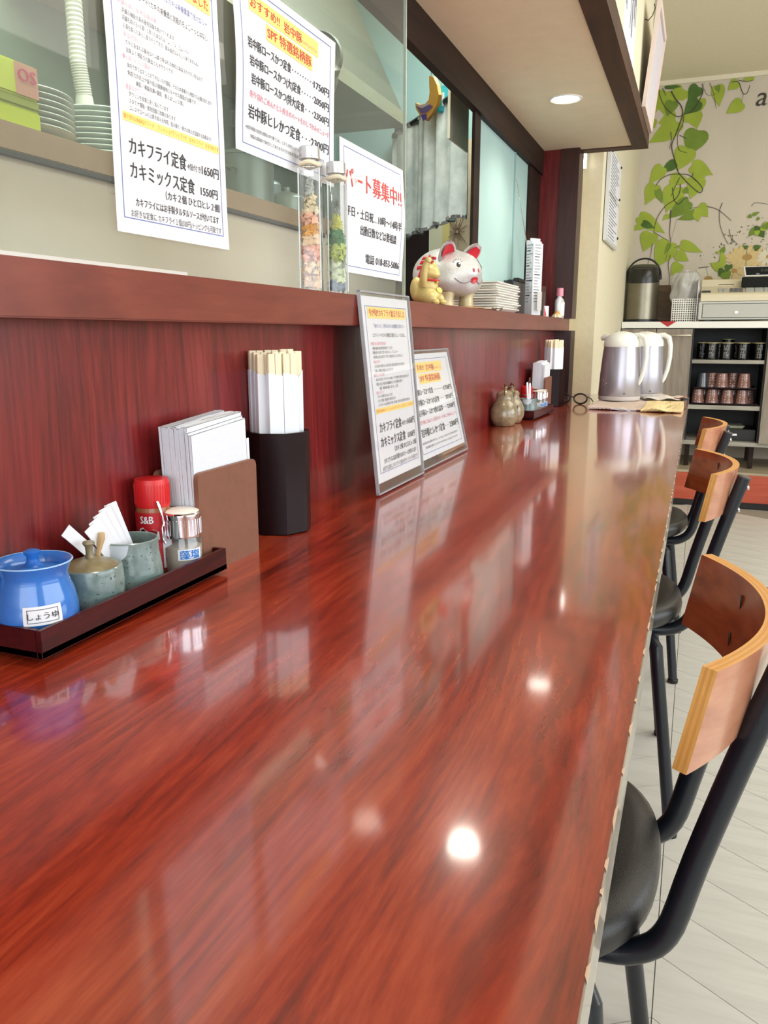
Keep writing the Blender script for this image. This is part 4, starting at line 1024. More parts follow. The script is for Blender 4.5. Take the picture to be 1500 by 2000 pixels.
# spectacles
gx = on_z(1137, 778, CT)
g = thing('spectacles', 'dark framed spectacles lying on the counter left of the kettles', 'glasses', (-.452, 3.22, CT), radians(-8))
for s in (-1, 1):
    pts = [(s * .034 + .026 * cos(a), .0, .022 + .019 * sin(a)) for a in [2 * pi * k / 20 for k in range(20)]]
    MB().tube(pts, .0032, 8, closed=True).build('rim', M_black, g)
    MB().lathe([(0, 0), (.0245, 0), (.0245, .001), (0, .001)], 24, M=Matrix.Translation((s * .034, 0, .022)) @ Matrix.Rotation(pi / 2, 4, 'X') @ Matrix.Scale(.74, 4, (0, 1, 0))).build('lens', M_clear, g)
    MB().tube([(s * .060, 0, .030), (s * .062, .05, .020), (s * .055, .11, .004)], .002, 8).build('temple', M_black, g)
MB().tube([(-.010, 0, .026), (0, -.002, .029), (.010, 0, .026)], .002, 8).build('bridge', M_black, g)
# tissue packet
tp = thing('tissue_packet', 'crumpled white and red packet at the right end of the yellow cloth', 'packet', (-.112, 3.40, CT + .0145), radians(10))
m = MB(); m.grid(lambda u, v: ((u - .5) * .17, (v - .5) * .09, .004 + .012 * sin(pi * u) ** .5 * sin(pi * v) ** .5 + .004 * sin(14 * u + 3 * v)), 20, 10); m.grid(lambda u, v: ((u - .5) * .17, (v - .5) * .09, .0004), 4, 4); m.build('wrapper', mat('packet_white', (222, 212, 200), .35, noise=.15, nscale=40), tp)
m = MB(); m.grid(lambda u, v: (.03 + .05 * u, -.04 + .018 * v, .0125 + .004 * sin(14 * (.7 + .3 * u))), 8, 2); m.build('red_stripe', M_redcap, tp)
m = MB(); m.lathe([(0, 0), (.012, .001), (.012, .009), (0, .010)], 16, c=(.068, -.045, 0), sx=1.3); m.build('dark_cap', M_black, tp)

# ------------------------------------------------------------------ chairs
def chair(label, loc, rz):
    t = thing('dining_chair', label, 'chair', loc, rz, 'dining chairs at the counter')
    m = MB()
    def se(a, k): c_, s_ = cos(a), sin(a); p = 2 / 2.5; return (.195 * k * math.copysign(abs(c_) ** p, c_), .195 * k * math.copysign(abs(s_) ** p, s_))
    lv = [(.0, .405), (.86, .405), (.95, .410), (.995, .420), (1.0, .430), (.985, .441), (.94, .449), (.84, .4535), (.6, .452), (.3, .449), (0, .448)]
    n = 56; vs = []; fs = []
    for k, z in lv:
        for i in range(n): x, y = se(2 * pi * i / n, k); vs.append((x, y, z + (.004 * (x / .2) ** 2)))
    for j in range(len(lv) - 1):
        for i in range(n): fs.append((j * n + i, j * n + (i + 1) % n, (j + 1) * n + (i + 1) % n, (j + 1) * n + i))
    m.add(vs, fs, 0, True); m.build('seat', M_vinyl, t)
    # backrest: curved plywood, light core edge, dark face
    xt, bow, th = .206, .056, .0125; zt, zb = .735, .645
    def bp(u, v, o=0.0):   # u across -1..1, v 0 bottom 1 top, o offset to the rear
        hw = .178 - .004 * v; y = u * hw; x = xt + bow * (1 - abs(u) ** 2.1) + .016 * v - .010 + o * sqrt(1 / (1 + (1.7 * u * bow / hw) ** 2)); yy = y + o * 1.9 * u * bow / hw
        z = zb + (zt - zb) * v - .012 * (1 - v) * (1 - (1 - abs(u)) ** .6) * 0
        return (x, yy, z)
    N_ = 30; m = MB()
    m.grid(lambda u, v: bp(2 * u - 1, v), N_, 4, 0); m.grid(lambda u, v: bp(2 * u - 1, v, th), N_, 4, 2)
    for k in range(5):     # five plies
        a, b = th * k / 5, th * (k + 1) / 5
        mi = 1 if k % 2 == 0 else 3
        m.grid(lambda u, v: bp(2 * u - 1, 1, a + (b - a) * v), N_, 1, mi, False); m.grid(lambda u, v: bp(2 * u - 1, 0, a + (b - a) * v), N_, 1, mi, False)
        for e in (-1, 1): m.grid(lambda u, v: bp(e, u, a + (b - a) * v), 4, 1, mi, False)
    back = m.build('backrest', [M_plyface, M_ply, M_plyback, mat('ply_dark', (206, 146, 78), .45, noise=.06, nscale=200)], t)
    for u, v in ((-.28, .73), (-.28, .25), (.46, .73), (.46, .25)):
        p = Vector(bp(u, v)); m = MB(); m.lathe([(0, 0), (.0042, 0), (.0042, .0012), (0, .0012)], 16, sy=2.0, M=Matrix.Translation(p + Vector((-.0009, 0, 0))) @ Matrix.Rotation(pi / 2, 4, 'Y') @ Matrix.Rotation(pi / 2, 4, 'Z')); m.build('screw_slot', M_darkin, back)
    # two bent uprights
    for s in (-1, 1):
        pts = []; y = s * .098
        raw = [(-.06, y, .392), (.05, y, .392), (.14, y, .392), (.172, y, .396), (.196, y, .412), (.209, y, .436), (.224, y, .51), (.252, y, .62), (.280, y, .718)]
        # smooth
        for i in range(len(raw) - 1):
            for k in range(3): pts.append(Vector(raw[i]).lerp(Vector(raw[i + 1]), k / 3))
        pts.append(Vector(raw[-1])); sm = [pts[0]] + [(pts[i - 1] + pts[i] * 2 + pts[i + 1]) / 4 for i in range(1, len(pts) - 1)] + [pts[-1]]
        up = MB().tube(sm, .0125, 16).build('upright', M_metal_black, t)
        MB().lathe([(0, 0), (.0128, 0), (.0128, .003), (.010, .004), (0, .004)], 16, M=Matrix.Translation(sm[-1]) @ Matrix.Rotation(radians(16), 4, 'Y')).build('end_cap', mat('cap_grey', (70, 68, 70), .5), up)
        for z in (.700, .655):
            x = .252 + (z - .62) * .286
            MB().lathe([(0, 0), (.006, 0), (.0055, .003), (0, .0045)], 12, M=Matrix.Translation((x + .0125, y, z)) @ Matrix.Rotation(pi / 2 - .25, 4, 'Y')).build('bolt', M_chrome, up)
    # ring under seat and four legs
    MB().tube([(.135 * cos(a), .135 * sin(a), .394) for a in [2 * pi * k / 32 for k in range(32)]], .010, 10, closed=True).build('seat_ring', M_metal_black, t)
    for sx_, sy_ in ((1, 1), (1, -1), (-1, 1), (-1, -1)):
        a = Vector((sx_ * .115, sy_ * .115, .398)); b = Vector((sx_ * .142, sy_ * .150, .372)); e = Vector((sx_ * .190, sy_ * .215, .006))
        lg = MB().tube([a, a.lerp(b, .5), b, b.lerp(e, .06) + Vector((0, 0, -.004)), b.lerp(e, .5), e], .0125, 14).build('leg', M_metal_black, t)
        MB().lathe([(0, -.0), (.0145, 0), (.0145, .010), (.0125, .012)], 16, c=(e.x, e.y, 0)).build('foot_cap', M_black, lg)
    return t
chair('dining chair nearest the viewer, curved plywood back and black seat', (-.190, .812, 0), 0)
chair('middle dining chair of the row, curved plywood back and black seat', (-.187, 1.745, 0), radians(5))
chair('farthest dining chair of the row, before the grey cabinet', (-.186, 2.535, 0), 0)

# ------------------------------------------------------------------ platform and cabinets
PY = 4.985
pf = thing('raised_platform', 'low raised platform with red front board under the grey cabinets', 'platform', (0, 0, 0))
MB().box((-.448, PY + .004, .0), (3.1, YM - .002, .206)).build('top_board', M_stage, pf)
MB().box((-.448, PY - .010, .035), (3.1, PY + .004, .196)).build('front_board', M_stagered, pf)
MB().box((-.448, PY - .012, .196), (3.1, PY + .02, .210)).build('nosing', M_stage, pf)
MB().box((-.448, PY - .004, .0), (3.1, PY + .006, .035)).build('kick_strip', M_darkin, pf)
CY = 5.13; k = CY / 5.0
def cz(py, px=1400): return on_y(px, py, CY).z
cab = thing('cabinet', 'grey wood sideboard with white top and open black shelves of cups', 'cabinet', (0, CY, 0))
zt, ztb = 1.060, 1.023; zb0, zb1 = cz(870), cz(864)
xl, xd, xr, xe = -.447, on_y(1349, 700, CY).x, on_y(1491, 760, CY).x, 1.10
D = .42
MB().box((xl, -.012, ztb), (xe, D, zt), bev=.002).build('top', M_white, cab)
MB().box((xl, 0, zb0), (xe, D, zb1 + .006)).build('bottom_board', M_palewood, cab)
MB().box((xl, D - .01, zb1), (xe, D, ztb)).build('back_panel', M_darkin, cab)
for x, nm in ((xl, 'end_panel'), (xd - .009, 'divider'), (xr - .009, 'divider'), (xe - .018, 'end_panel')):
    MB().box((x, .004, zb1), (x + .018, D - .01, ztb)).build(nm, M_darkin if nm == 'divider' else M_greywood, cab)
for a, b, hx in ((xl, (xl + xd) / 2 - .001, None), ((xl + xd) / 2 + .001, xd, 1), (xr, (xr + xe) / 2 - .001, None), ((xr + xe) / 2 + .001, xe, None)):
    dr = MB().box((a + .001, -.018, zb1 + .004), (b - .001, 0, ztb - .006), bev=.001).build('door', M_greywood, cab)
    c = (a + b) / 2 + .015; h = MB(); zz = cz(655, 1312)
    h.tube([(c - .075, -.018, zz), (c - .075, -.040, zz), (c - .068, -.044, zz), (c + .068, -.044, zz), (c + .075, -.040, zz), (c + .075, -.018, zz)], .005, 8); h.build('handle', mat('handle_nickel', (190, 178, 160), .3, .9), dr)
shelves = []
for p0, p1 in ((703, 710), (792, 800)):
    MB().box((xd + .009, .004, cz(p1)), (xr - .009, D - .01, cz(p0))).build('shelf', M_palewood, cab); shelves.append(cz(p0))
for x in (xl + .06, xd + .02, xr - .03, xe - .08):
    for y in (.03, D - .07): MB().box((x - .014, y, .210), (x + .014, y + .035, zb0)).build('leg', M_dark, cab)
# mugs, top shelf
def cupcopy(proto, k, loc, lab): 
    if k == 0: proto.location = loc; proto['label'] = lab; return proto
    return dup(proto, lab, loc)
mug = thing('black_mug', 'x', 'mug', (0, 0, 0), 0, 'black mugs on the upper shelf')
MB().lathe(bowl_profile([(.030, 0), (.033, .003), (.034, .095)], .003), 28).build('body', mat('mug_black', (14, 14, 16), .2), mug)
MB().lathe([(.0305, .094), (.0345, .094), (.0345, .099), (.0305, .099), (.0305, .094)], 28, cap=False).build('rim', mat('mug_rim', (176, 164, 120), .4), mug)
m = MB(); q = random.Random(5)
for i in range(5):
    for j in range(9):
        if q.random() < .8:
            a = -pi / 2 - .1 + (i - 2) * .16; z = .014 + j * .0085
            m.add([(.0350 * cos(a + da), .0350 * sin(a + da), z + dz) for da, dz in ((-.045, 0), (.045, .0005), (.04, .005 * q.uniform(.5, 1)), (-.03, .0045))], [(0, 1, 2, 3)])
o = m.build('printed_characters', mat('print_white', (200, 200, 200), .5), mug); o['kind'] = 'stuff'
xs = [on_y(p, 690, CY + .07).x for p in (1390, 1419, 1451, 1484)]
where = ['leftmost of the front four', 'second of the front four', 'third of the front four', 'rightmost of the front four']
for k in range(4): cupcopy(mug, k, (xs[k], CY + .07, shelves[0]), 'black mug with white characters on the upper shelf, ' + where[k])
for k in range(4): cupcopy(mug, 9, (xs[k] - .05 + .012 * k, CY + .17, shelves[0]), 'black mug in the back row of the upper shelf, ' + where[k].replace('front', 'back'))
mug3 = dup(mug, 'black mug stacked upside down behind the second front mug', (xs[1] + .01, CY + .26, shelves[0] + .02))
# pink glasses on small trays
gl = thing('pink_tumbler', 'x', 'tumbler', (0, 0, 0), 0, 'upturned pink tumblers on the lower shelf')
m = MB(); prof = [(.0375 - .0095 * (z / .088) + .0008 * sin(z * 900), z) for z in [.088 * i / 24 for i in range(25)]]
m.lathe(prof + [(0, .088)], 28); m.build('glass', mat('pink_glass', (142, 102, 94), .2, Coat_Weight=.4), gl)
m = MB(); 
for a in (-1.25, -1.95):
    for i in range(5):
        z = .012 + .016 * i; r0 = .0372 - .0095 * (z / .088) + .0014
        m.lathe([(0, 0), (.0028, .0), (0, .0012)], 8, M=Matrix.Translation((r0 * cos(a), r0 * sin(a), z)) @ Matrix.Rotation(a, 4, 'Z') @ Matrix.Rotation(pi / 2, 4, 'Y'))
o = m.build('glass_bumps', M_white, gl); o['kind'] = 'stuff'
gd = thing('dark_tumbler', 'dark upturned tumbler at the left end of the upper tray of tumblers', 'tumbler', (0, 0, 0))
MB().lathe([(.0375 - .0095 * (z / .088), z) for z in (0, .03, .06, .088)] + [(0, .088)], 24).build('glass', mat('smoke_glass', (52, 56, 64), .15, Coat_Weight=.6), gd)
def small_tray(label, z, x0, x1):
    t = thing('serving_tray', label, 'tray', (0, 0, z)); MB().box((x0, CY + .02, 0), (x1, CY + .30, .004)).build('tray_base', M_lacq, t)
    for a, b in (((x0, CY + .02, 0), (x1, CY + .026, .012)), ((x0, CY + .294, 0), (x1, CY + .30, .012)), ((x0, CY + .026, 0), (x0 + .006, CY + .294, .012)), ((x1 - .006, CY + .026, 0), (x1, CY + .294, .012))):
        MB().box(a, b).build('tray_rim', M_lacq, t)
z0 = shelves[1]; xa, xb = on_y(1348, 790, CY + .02).x + .004, on_y(1476, 790, CY + .02).x
small_tray('dark serving tray under the lower row of pink tumblers', z0, xa, xb)
xs = [on_y(p, 770, CY + .07).x for p in (1363, 1391, 1421, 1450)]
n = 0
for r_, row in enumerate(('front', 'back')):
    for k in range(4):
        cupcopy(gl, n, (xs[k] + .035 * r_, CY + .07 + .09 * r_, z0 + .0045), 'upturned pink tumbler, lower tray, %s row, %s from the left' % (row, ORD[k])); n += 1
z1 = z0 + .0045 + .0885
small_tray('dark serving tray on top of the lower pink tumblers', z1, xa + .01, xb - .005)
xs2 = [on_y(p, 740, CY + .07).x for p in (1391, 1413, 1428, 1454)]
for k, (x, y) in enumerate(((xs2[0], .10), (xs2[1] - .008, .05), (xs2[2] + .012, .125), (xs2[3], .06))):
    cupcopy(gl, 9, (x, CY + y + .01, z1 + .0045), 'upturned pink tumbler on the upper tray, %s from the left' % ORD[k])
gd.location = (on_y(1372, 740, CY + .08).x, CY + .08, z1 + .0045)
# magazines and cable on the bottom board
for k in range(3):
    o = MB().box((0, 0, 0), (.15, .20, .0035)).build('magazine', mat('magazine_%d' % k, ((176, 180, 150), (150, 160, 130), (200, 200, 186))[k], .5)); o.location = (.13 + .006 * k, CY + .10 + .004 * k, zb1 + .078 + .0042 * k); o.rotation_euler = (0, 0, radians(-3 + 3 * k))
    tag(o, ('pale magazine at the bottom of the pile on the lowest shelf', 'pale green magazine in the middle of the pile on the lowest shelf', 'cream magazine on top of the pile on the lowest shelf')[k], 'magazine', 'magazines on the lowest shelf')
bx = thing('black_case', 'black case holding up the magazines on the lowest shelf', 'case', (.09, CY + .07, zb1 + .0065)); MB().box((0, 0, 0), (.26, .26, .068), bev=.004).build('case_body', M_black, bx); MB().box((.10, -.004, .030), (.16, 0, .042)).build('latch', M_chrome, bx)

# things on the cabinet top
TT = zt + .0005
def ct(px, dy): return on_y(px, 627, CY + dy).x
ap = thing('air_pot', 'brushed steel air pot with black top and carrying handle', 'flask', (ct(1251, .14), CY + .14, TT))
MB().lathe([(0, 0), (.094, 0), (.098, .004), (.098, .012), (.094, .016), (.094, .255), (0, .255)], 48).build('body', M_steel, ap)
MB().lathe([(.094, .0), (.099, .002), (.099, .014), (.094, .016)], 48, cap=False).build('base_ring', M_black, ap)
m = MB(); m.grid(lambda u, v: ((.0955 - .012 * v ** 3) * cos(2 * pi * u), (.0955 - .012 * v ** 3) * sin(2 * pi * u), .236 - .012 * abs(sin(2 * pi * u)) ** 1 + .085 * v), 48, 8); m.build('shoulder', mat('airpot_black', (30, 30, 26), .25), ap)
MB().lathe([(.084, .318), (.080, .328), (.060, .336), (.030, .338), (0, .338)], 40).build('press_lid', mat('smoke_lid', (66, 70, 60), .2), ap)
MB().tube([(.100 * cos(a), -.0, .265 + .108 * sin(a)) for a in [pi * k / 20 for k in range(21)]], .0055, 10).build('handle', M_black, ap)
for s in (-1, 1): MB().box((s * .100 - .006, -.012, .248), (s * .100 + .006, .012, .276), bev=.003).build('hinge', M_black, ap)
wb = thing('wooden_box', 'brown wooden board standing behind the white basket', 'board', (ct(1302, .30), CY + .30, TT))
MB().box((-.10, 0, 0), (.10, .022, .225), bev=.002).build('board', wood('walnut_board', (76, 54, 28), (104, 76, 42), (128, 96, 56), 'X', fine=40, rough=.5), wb)
MB().box((-.10, -.02, 0), (.10, .05, .010)).build('foot', M_dark, wb)
bk = thing('wire_basket', 'white perforated basket holding a clear plastic bag', 'basket', (ct(1337, .12), CY + .12, TT))
W_, D_, H_ = .150, .11, .130
for nm, (ax, pos) in (('front_panel', ('Y', -D_ / 2)), ('back_panel', ('Y', D_ / 2)), ('side_panel', ('X', -W_ / 2)), ('side_panel', ('X', W_ / 2))):
    m = MB(); L_ = W_ if ax == 'Y' else D_; n = 12 if ax == 'Y' else 9
    for i in range(n + 1):
        a = -L_ / 2 + L_ * i / n; w_ = .0022
        if ax == 'Y': m.box((a - w_, pos - .001, 0), (a + w_, pos + .001, H_))
        else: m.box((pos - .001, a - w_, 0), (pos + .001, a + w_, H_))
    for j in range(11):
        z = H_ * j / 10; w_ = .0022
        if ax == 'Y': m.box((-L_ / 2, pos - .0012, max(0, z - w_)), (L_ / 2, pos + .0012, z + w_))
        else: m.box((pos - .0012, -L_ / 2, max(0, z - w_)), (pos + .0012, L_ / 2, z + w_))
    o = m.build(nm, M_white, bk); o['kind'] = 'stuff'
bg = thing('plastic_bag', 'crumpled translucent plastic bag bulging out of the white basket', 'bag', (ct(1334, .12), CY + .12, TT + .012))
m = MB(); q = random.Random(8); ph = [q.uniform(0, 6) for _ in range(8)]
def bagf(u, v):
    a = 2 * pi * u; z = .285 * v; r0 = .044 + .036 * sin(pi * min(1, max(0, (v - .25) / .75))) ** .7 * (v > .25); r0 *= (1 if v < .97 else .3)
    r0 *= 1 + .10 * sin(5 * a + ph[0] + 4 * v) + .07 * sin(9 * a + ph[1] - 9 * v) + .06 * sin(15 * v + ph[2] + 2 * a)
    return ((r0 + .004) * cos(a) * .95, r0 * sin(a) * .75, z)
m.grid(bagf, 60, 40); m.build('bag_skin', clear('bag_film', (.94, .94, .93), .9, .45, (.72, .71, .68), .25), bg)
m = MB(); m.grid(lambda u, v: Vector((bagf(u * .97 + .4, v * .9)[0] * .62, bagf(u + .4, v * .9)[1] * .62, bagf(u, v)[2] * .93)), 30, 24); m.build('bag_fold', clear('bag_film2', (.9, .9, .9), .8, .6, (.66, .65, .62), .3), bg)
fo = thing('file_folder', 'thin grey folder standing upright between basket and cash register', 'folder', (ct(1358, .10), CY + .10, TT))
MB().box((-.003, -.07, 0), (.0, .10, .238)).build('cover', mat('folder_violet', (108, 100, 118), .5), fo); MB().box((.0002, -.068, .002), (.004, .098, .232)).build('sheets', M_paper, fo)
rc = MB().add([(-.045, -.0135, .0), (.045, -.0135, .0), (.0, -.0135, -.030), (-.045, -.0128, .0012), (.045, -.0128, .0012), (0, -.0128, -.030), (-.045, .1, .0012), (.045, .1, .0012)], [(0, 2, 1), (3, 4, 7, 6), (3, 0, 1, 4)]).build('red_cloth', M_redlabel)
rc.location = (ct(1305, 0), CY, zt + .0004); tag(rc, 'small red cloth with its corner hanging over the cabinet edge', 'cloth')
# cash register
xr0 = on_y(1362, 627, CY + .02).x
M_reg = mat('register_cream', (218, 208, 180), .45); M_drawer = mat('register_grey', (196, 196, 188), .4)
cr = thing('cash_register', 'cream and grey cash register with a black display on the cabinet', 'cash register', (xr0, CY + .02, TT))
WR = .46
for x in (.04, WR - .07):
    MB().box((x, .02, 0), (x + .03, .05, .010)).build('foot', M_black, cr)
MB().box((0, 0, .010), (WR, .34, .112), bev=.004).build('drawer_case', M_drawer, cr)
fr = on_y(1500, 600, CY).x - xr0
MB().box((.024, -.0030, .022), (.392, .0, .098), bev=.0008).build('drawer_front', mat('drawer_grey', (184, 184, 178), .4), cr)
m = MB()
for a, b in (((.021, -.0012, .019), (.395, .0002, .022)), ((.021, -.0012, .098), (.395, .0002, .101)), ((.021, -.0012, .019), (.024, .0002, .101)), ((.392, -.0012, .019), (.395, .0002, .101))): m.box(a, b)
m.build('drawer_gap', M_darkin, cr)
MB().lathe([(0, 0), (.0095, 0), (.0095, .002), (.0075, .003), (.0075, .002), (0, .002)], 20, M=Matrix.Translation((.205, -.003, .050)) @ Matrix.Rotation(pi / 2, 4, 'X')).build('lock', M_chrome, cr)
MB().lathe([(0, 0), (.003, 0), (0, .001)], 10, M=Matrix.Translation((.205, -.0055, .050)) @ Matrix.Rotation(pi / 2, 4, 'X')).build('key_hole', M_black, cr)
m = MB(); prof = [(.0, .114), (.0, .135), (.004, .150), (.012, .158), (.16, .205), (.19, .245), (.32, .255), (.32, .114)]
Mx = Matrix(((0, 0, 1, 0), (1, 0, 0, 0), (0, 1, 0, 0), (0, 0, 0, 1)))
m.prism([(y, z) for y, z in prof], .008, WR - .006, M=Mx); m.build('body', M_reg, cr)
def slope(y): return .158 + (y - .012) * (.047 / .148)
def keys(x0, nx, ny, w_, m_, g=.004):
    for i in range(nx):
        for j in range(ny):
            y = .030 + j * .026; x = x0 + i * w_
            MB().box((x + g / 2, y, slope(y) - .002), (x + w_ - g / 2, y + .022, slope(y) + .010), bev=.0015).build('key', m_, cr)
M_kg = mat('key_grey', (160, 160, 150), .5); M_kd = mat('key_dark', (92, 88, 84), .5)
keys(.100, 2, 3, .025, M_kg); keys(.160, 3, 3, .0245, M_kd); keys(.245, 3, 3, .048, M_kg)
MB().box((.10, .165, .214), (.185, .168, .2165)).build('receipt_slot', M_black, cr)
MB().box((.010, .03, slope(.03) - .001), (.060, .06, slope(.03) + .012), bev=.003).build('lever', M_ink, cr)
MB().box((.224, .10, .195), (.386, .16, .252), bev=.003).build('clerk_display', mat('display_black', (16, 16, 15), .55, Specular_IOR_Level=.2), cr)
m = MB(); m.prism([(.232, .265), (.392, .270), (.382, .320), (.242, .320)][::-1], 0, .02)
dp = thing('display_tmp', '', '', (0, 0, 0)); bpy.data.objects.remove(dp)
Mz = Matrix(((1, 0, 0, 0), (0, 0, -1, .215), (0, 1, 0, 0), (0, 0, 0, 1)))
MB().prism([(.242, .262), (.380, .262), (.392, .316), (.230, .316)], 0, .018, M=Mz).build('customer_display', M_white, cr)
MB().prism([(.248, .268), (.374, .268), (.384, .313), (.238, .313)], .0182, .0195, M=Mz).build('display_glass', mat('display_black', (16, 16, 15), .55, Specular_IOR_Level=.2), cr)
MB().box((.29, .20, .240), (.33, .215, .264)).build('display_stem', M_reg, cr)
def fd(x, y, l): return (x, .215 - .0198 - l, y)
m = MB(); write(m, '0.00', .345, .294, .022, .045, fd, 0, 'C', slant=.1); m.build('digits', mat('digit_green', (64, 84, 58), .5), cr)
m = MB(); write(m, 'TEC', .310, .2735, .009, .018, fd, .03, 'C'); m.build('lettering', M_paper, cr)

# ------------------------------------------------------------------ mural printed on the far wall
MYW = YM - .0015
def W1(x, y): p = on_y(1140 + x / 3.572, y / 3.572, MYW); return Vector((p.x, MYW, p.z))
mur = thing('leaf_mural', 'wallpaper mural of hanging green vines and daisies on the far wall', 'mural', (0, 0, 0))
def leaf(b, tip, wd, m_, k, fold=True):
    b = W1(*b); tip = W1(*tip); ax = tip - b; L = ax.length; ax.normalize(); sd = Vector((ax.z, 0, -ax.x)); wd = wd / 3.572 / FPX * MYW * 1.05
    prof = [(0, .0), (-.05, .22), (-.02, .36), (.08, .46), (.22, .5), (.38, .46), (.55, .36), (.72, .22), (.88, .08), (1, 0)]
    pts = [b + ax * (L * u) + sd * (wd * v) for u, v in prof] + [b + ax * (L * u) - sd * (wd * v) for u, v in prof[-2:0:-1]]
    off = Vector((0, -.00009 * k - .0003, 0)); m = MB(); m.add([p + off for p in pts], [tuple(range(len(pts)))])
    m.build('leaf', m_, mur)
LV = [((530, 630), (485, 810), 90, 0), ((700, 625), (640, 705), 95, 0), ((620, 630), (700, 700), 90, 0), ((560, 650), (565, 805), 115, 0), ((820, 690), (805, 795), 60, 0), ((480, 840), (497, 895), 48, 0),
      ((640, 830), (520, 860), 110, 0), ((655, 850), (600, 960), 90, 0), ((770, 790), (792, 900), 85, 0), ((720, 790), (760, 860), 90, 0), ((640, 885), (450, 1000), 105, 0), ((620, 705), (580, 815), 78, 1), ((800, 605), (725, 705), 85, 2), ((800, 700), (695, 800), 95, 2),
      ((570, 602), (685, 606), 32, 2), ((800, 910), (732, 1090), 140, 1), ((725, 1035), (650, 1195), 125, 0), ((640, 1135), (535, 1205), 62, 2), ((550, 1165), (455, 1285), 84, 0), ((755, 1155), (905, 1222), 88, 0), ((815, 1215), (830, 1265), 60, 0),
      ((500, 1290), (428, 1432), 92, 0), ((512, 1325), (550, 1422), 44, 1), ((610, 1245), (745, 1265), 72, 0), ((800, 1240), (742, 1392), 104, 0), ((645, 1305), (573, 1485), 125, 0), ((735, 1405), (578, 1530), 92, 1), ((700, 1320), (735, 1350), 40, 1), ((800, 1485), (650, 1535), 60, 1),
      ((800, 1440), (870, 1515), 78, 0), ((790, 1480), (800, 1550), 50, 0), ((390, 1510), (570, 1630), 84, 0), ((450, 1540), (335, 1612), 62, 0), ((410, 1555), (500, 1595), 44, 2), ((590, 1500), (550, 1540), 30, 0), ((470, 1625), (415, 1757), 108, 0), ((600, 1690), (500, 1872), 135, 0),
      ((600, 1700), (560, 1780), 30, 1), ((680, 1700), (832, 1762), 62, 0), ((650, 1770), (735, 1822), 66, 0), ((670, 1840), (608, 1925), 72, 0), ((935, 600), (947, 746), 72, 0), ((1105, 715), (993, 795), 78, 0), ((1075, 570), (1005, 632), 60, 0), ((1185, 548), (1100, 560), 26, 0), ((930, 598), (945, 650), 30, 1)]
for k, (b, t_, wd, c) in enumerate(LV): leaf(b, t_, wd, (M_leaf, M_leafm, M_leafd)[c], k)
def vine(pts, w_):
    P = [W1(*p) for p in pts]; Q = []
    for i in range(len(P) - 1):
        p0 = P[max(i - 1, 0)]; p1 = P[i]; p2 = P[i + 1]; p3 = P[min(i + 2, len(P) - 1)]
        for k in range(5):
            t_ = k / 5; Q.append(.5 * ((2 * p1) + (p2 - p0) * t_ + (2 * p0 - 5 * p1 + 4 * p2 - p3) * t_ ** 2 + (3 * p1 - p0 - 3 * p2 + p3) * t_ ** 3))
    Q.append(P[-1]); m = MB(); vs = []
    for i, p in enumerate(Q):
        d = (Q[min(i + 1, len(Q) - 1)] - Q[max(i - 1, 0)]).normalized(); n_ = Vector((d.z, 0, -d.x)) * w_ * (1 - .4 * i / len(Q)); vs += [p + n_ + Vector((0, -.0045, 0)), p - n_ + Vector((0, -.0045, 0))]
    m.add(vs, [(2 * i, 2 * i + 1, 2 * i + 3, 2 * i + 2) for i in range(len(Q) - 1)]); m.build('vine', M_vine, mur)
for pts, w_ in [([(610, 635), (640, 690), (680, 740), (690, 800), (665, 880), (640, 945), (615, 1010), (620, 1060), (640, 1130), (660, 1200), (690, 1240), (760, 1310), (810, 1345), (830, 1320), (800, 1275), (740, 1225), (680, 1215), (600, 1220), (540, 1250), (505, 1295)], .0032),
                ([(830, 585), (830, 650), (790, 730), (750, 780), (700, 800), (655, 815), (600, 780), (560, 735), (530, 660), (525, 620)], .0026),
                ([(700, 810), (690, 870), (660, 930), (655, 1000), (670, 1050), (720, 1065)], .002), ([(608, 920), (612, 980), (598, 1040)], .002), ([(670, 945), (720, 968)], .002),
                ([(670, 1240), (640, 1300), (610, 1370)], .0022), ([(675, 1285), (670, 1340), (640, 1390), (580, 1430), (530, 1490), (500, 1560), (490, 1620)], .0026), ([(620, 1310), (630, 1390), (660, 1425), (700, 1390), (730, 1380)], .0026),
                ([(608, 1465), (605, 1540), (600, 1620), (608, 1690)], .0026), ([(490, 1620), (540, 1650), (600, 1685)], .0018), ([(478, 1700), (470, 1770), (448, 1840)], .0018), ([(630, 1730), (670, 1715)], .0014), ([(605, 1780), (590, 1850), (600, 1930), (598, 1990)], .002),
                ([(840, 620), (860, 660), (900, 665), (930, 650)], .0012), ([(880, 580), (905, 650), (925, 760)], .0016), ([(1030, 575), (1080, 575), (1110, 650), (1140, 650), (1160, 595)], .0024), ([(1075, 560), (1130, 570), (1180, 562)], .0018), ([(1115, 655), (1100, 720)], .001),
                ([(765, 1205), (760, 1240), (800, 1275)], .0018), ([(550, 615), (575, 670)], .0016), ([(740, 1455), (800, 1445)], .0014), ([(860, 1440), (940, 1465), (1030, 1540)], .0020), ([(968, 1415), (948, 1475), (950, 1560), (975, 1640), (1010, 1705)], .0020), ([(1015, 1600), (1030, 1660), (1075, 1705)], .0018),
                ([(800, 1870), (880, 1860)], .0022), ([(1170, 1440), (1200, 1415), (1286, 1425)], .0014), ([(570, 1820), (650, 1530)], .0008)]: vine(pts, w_)
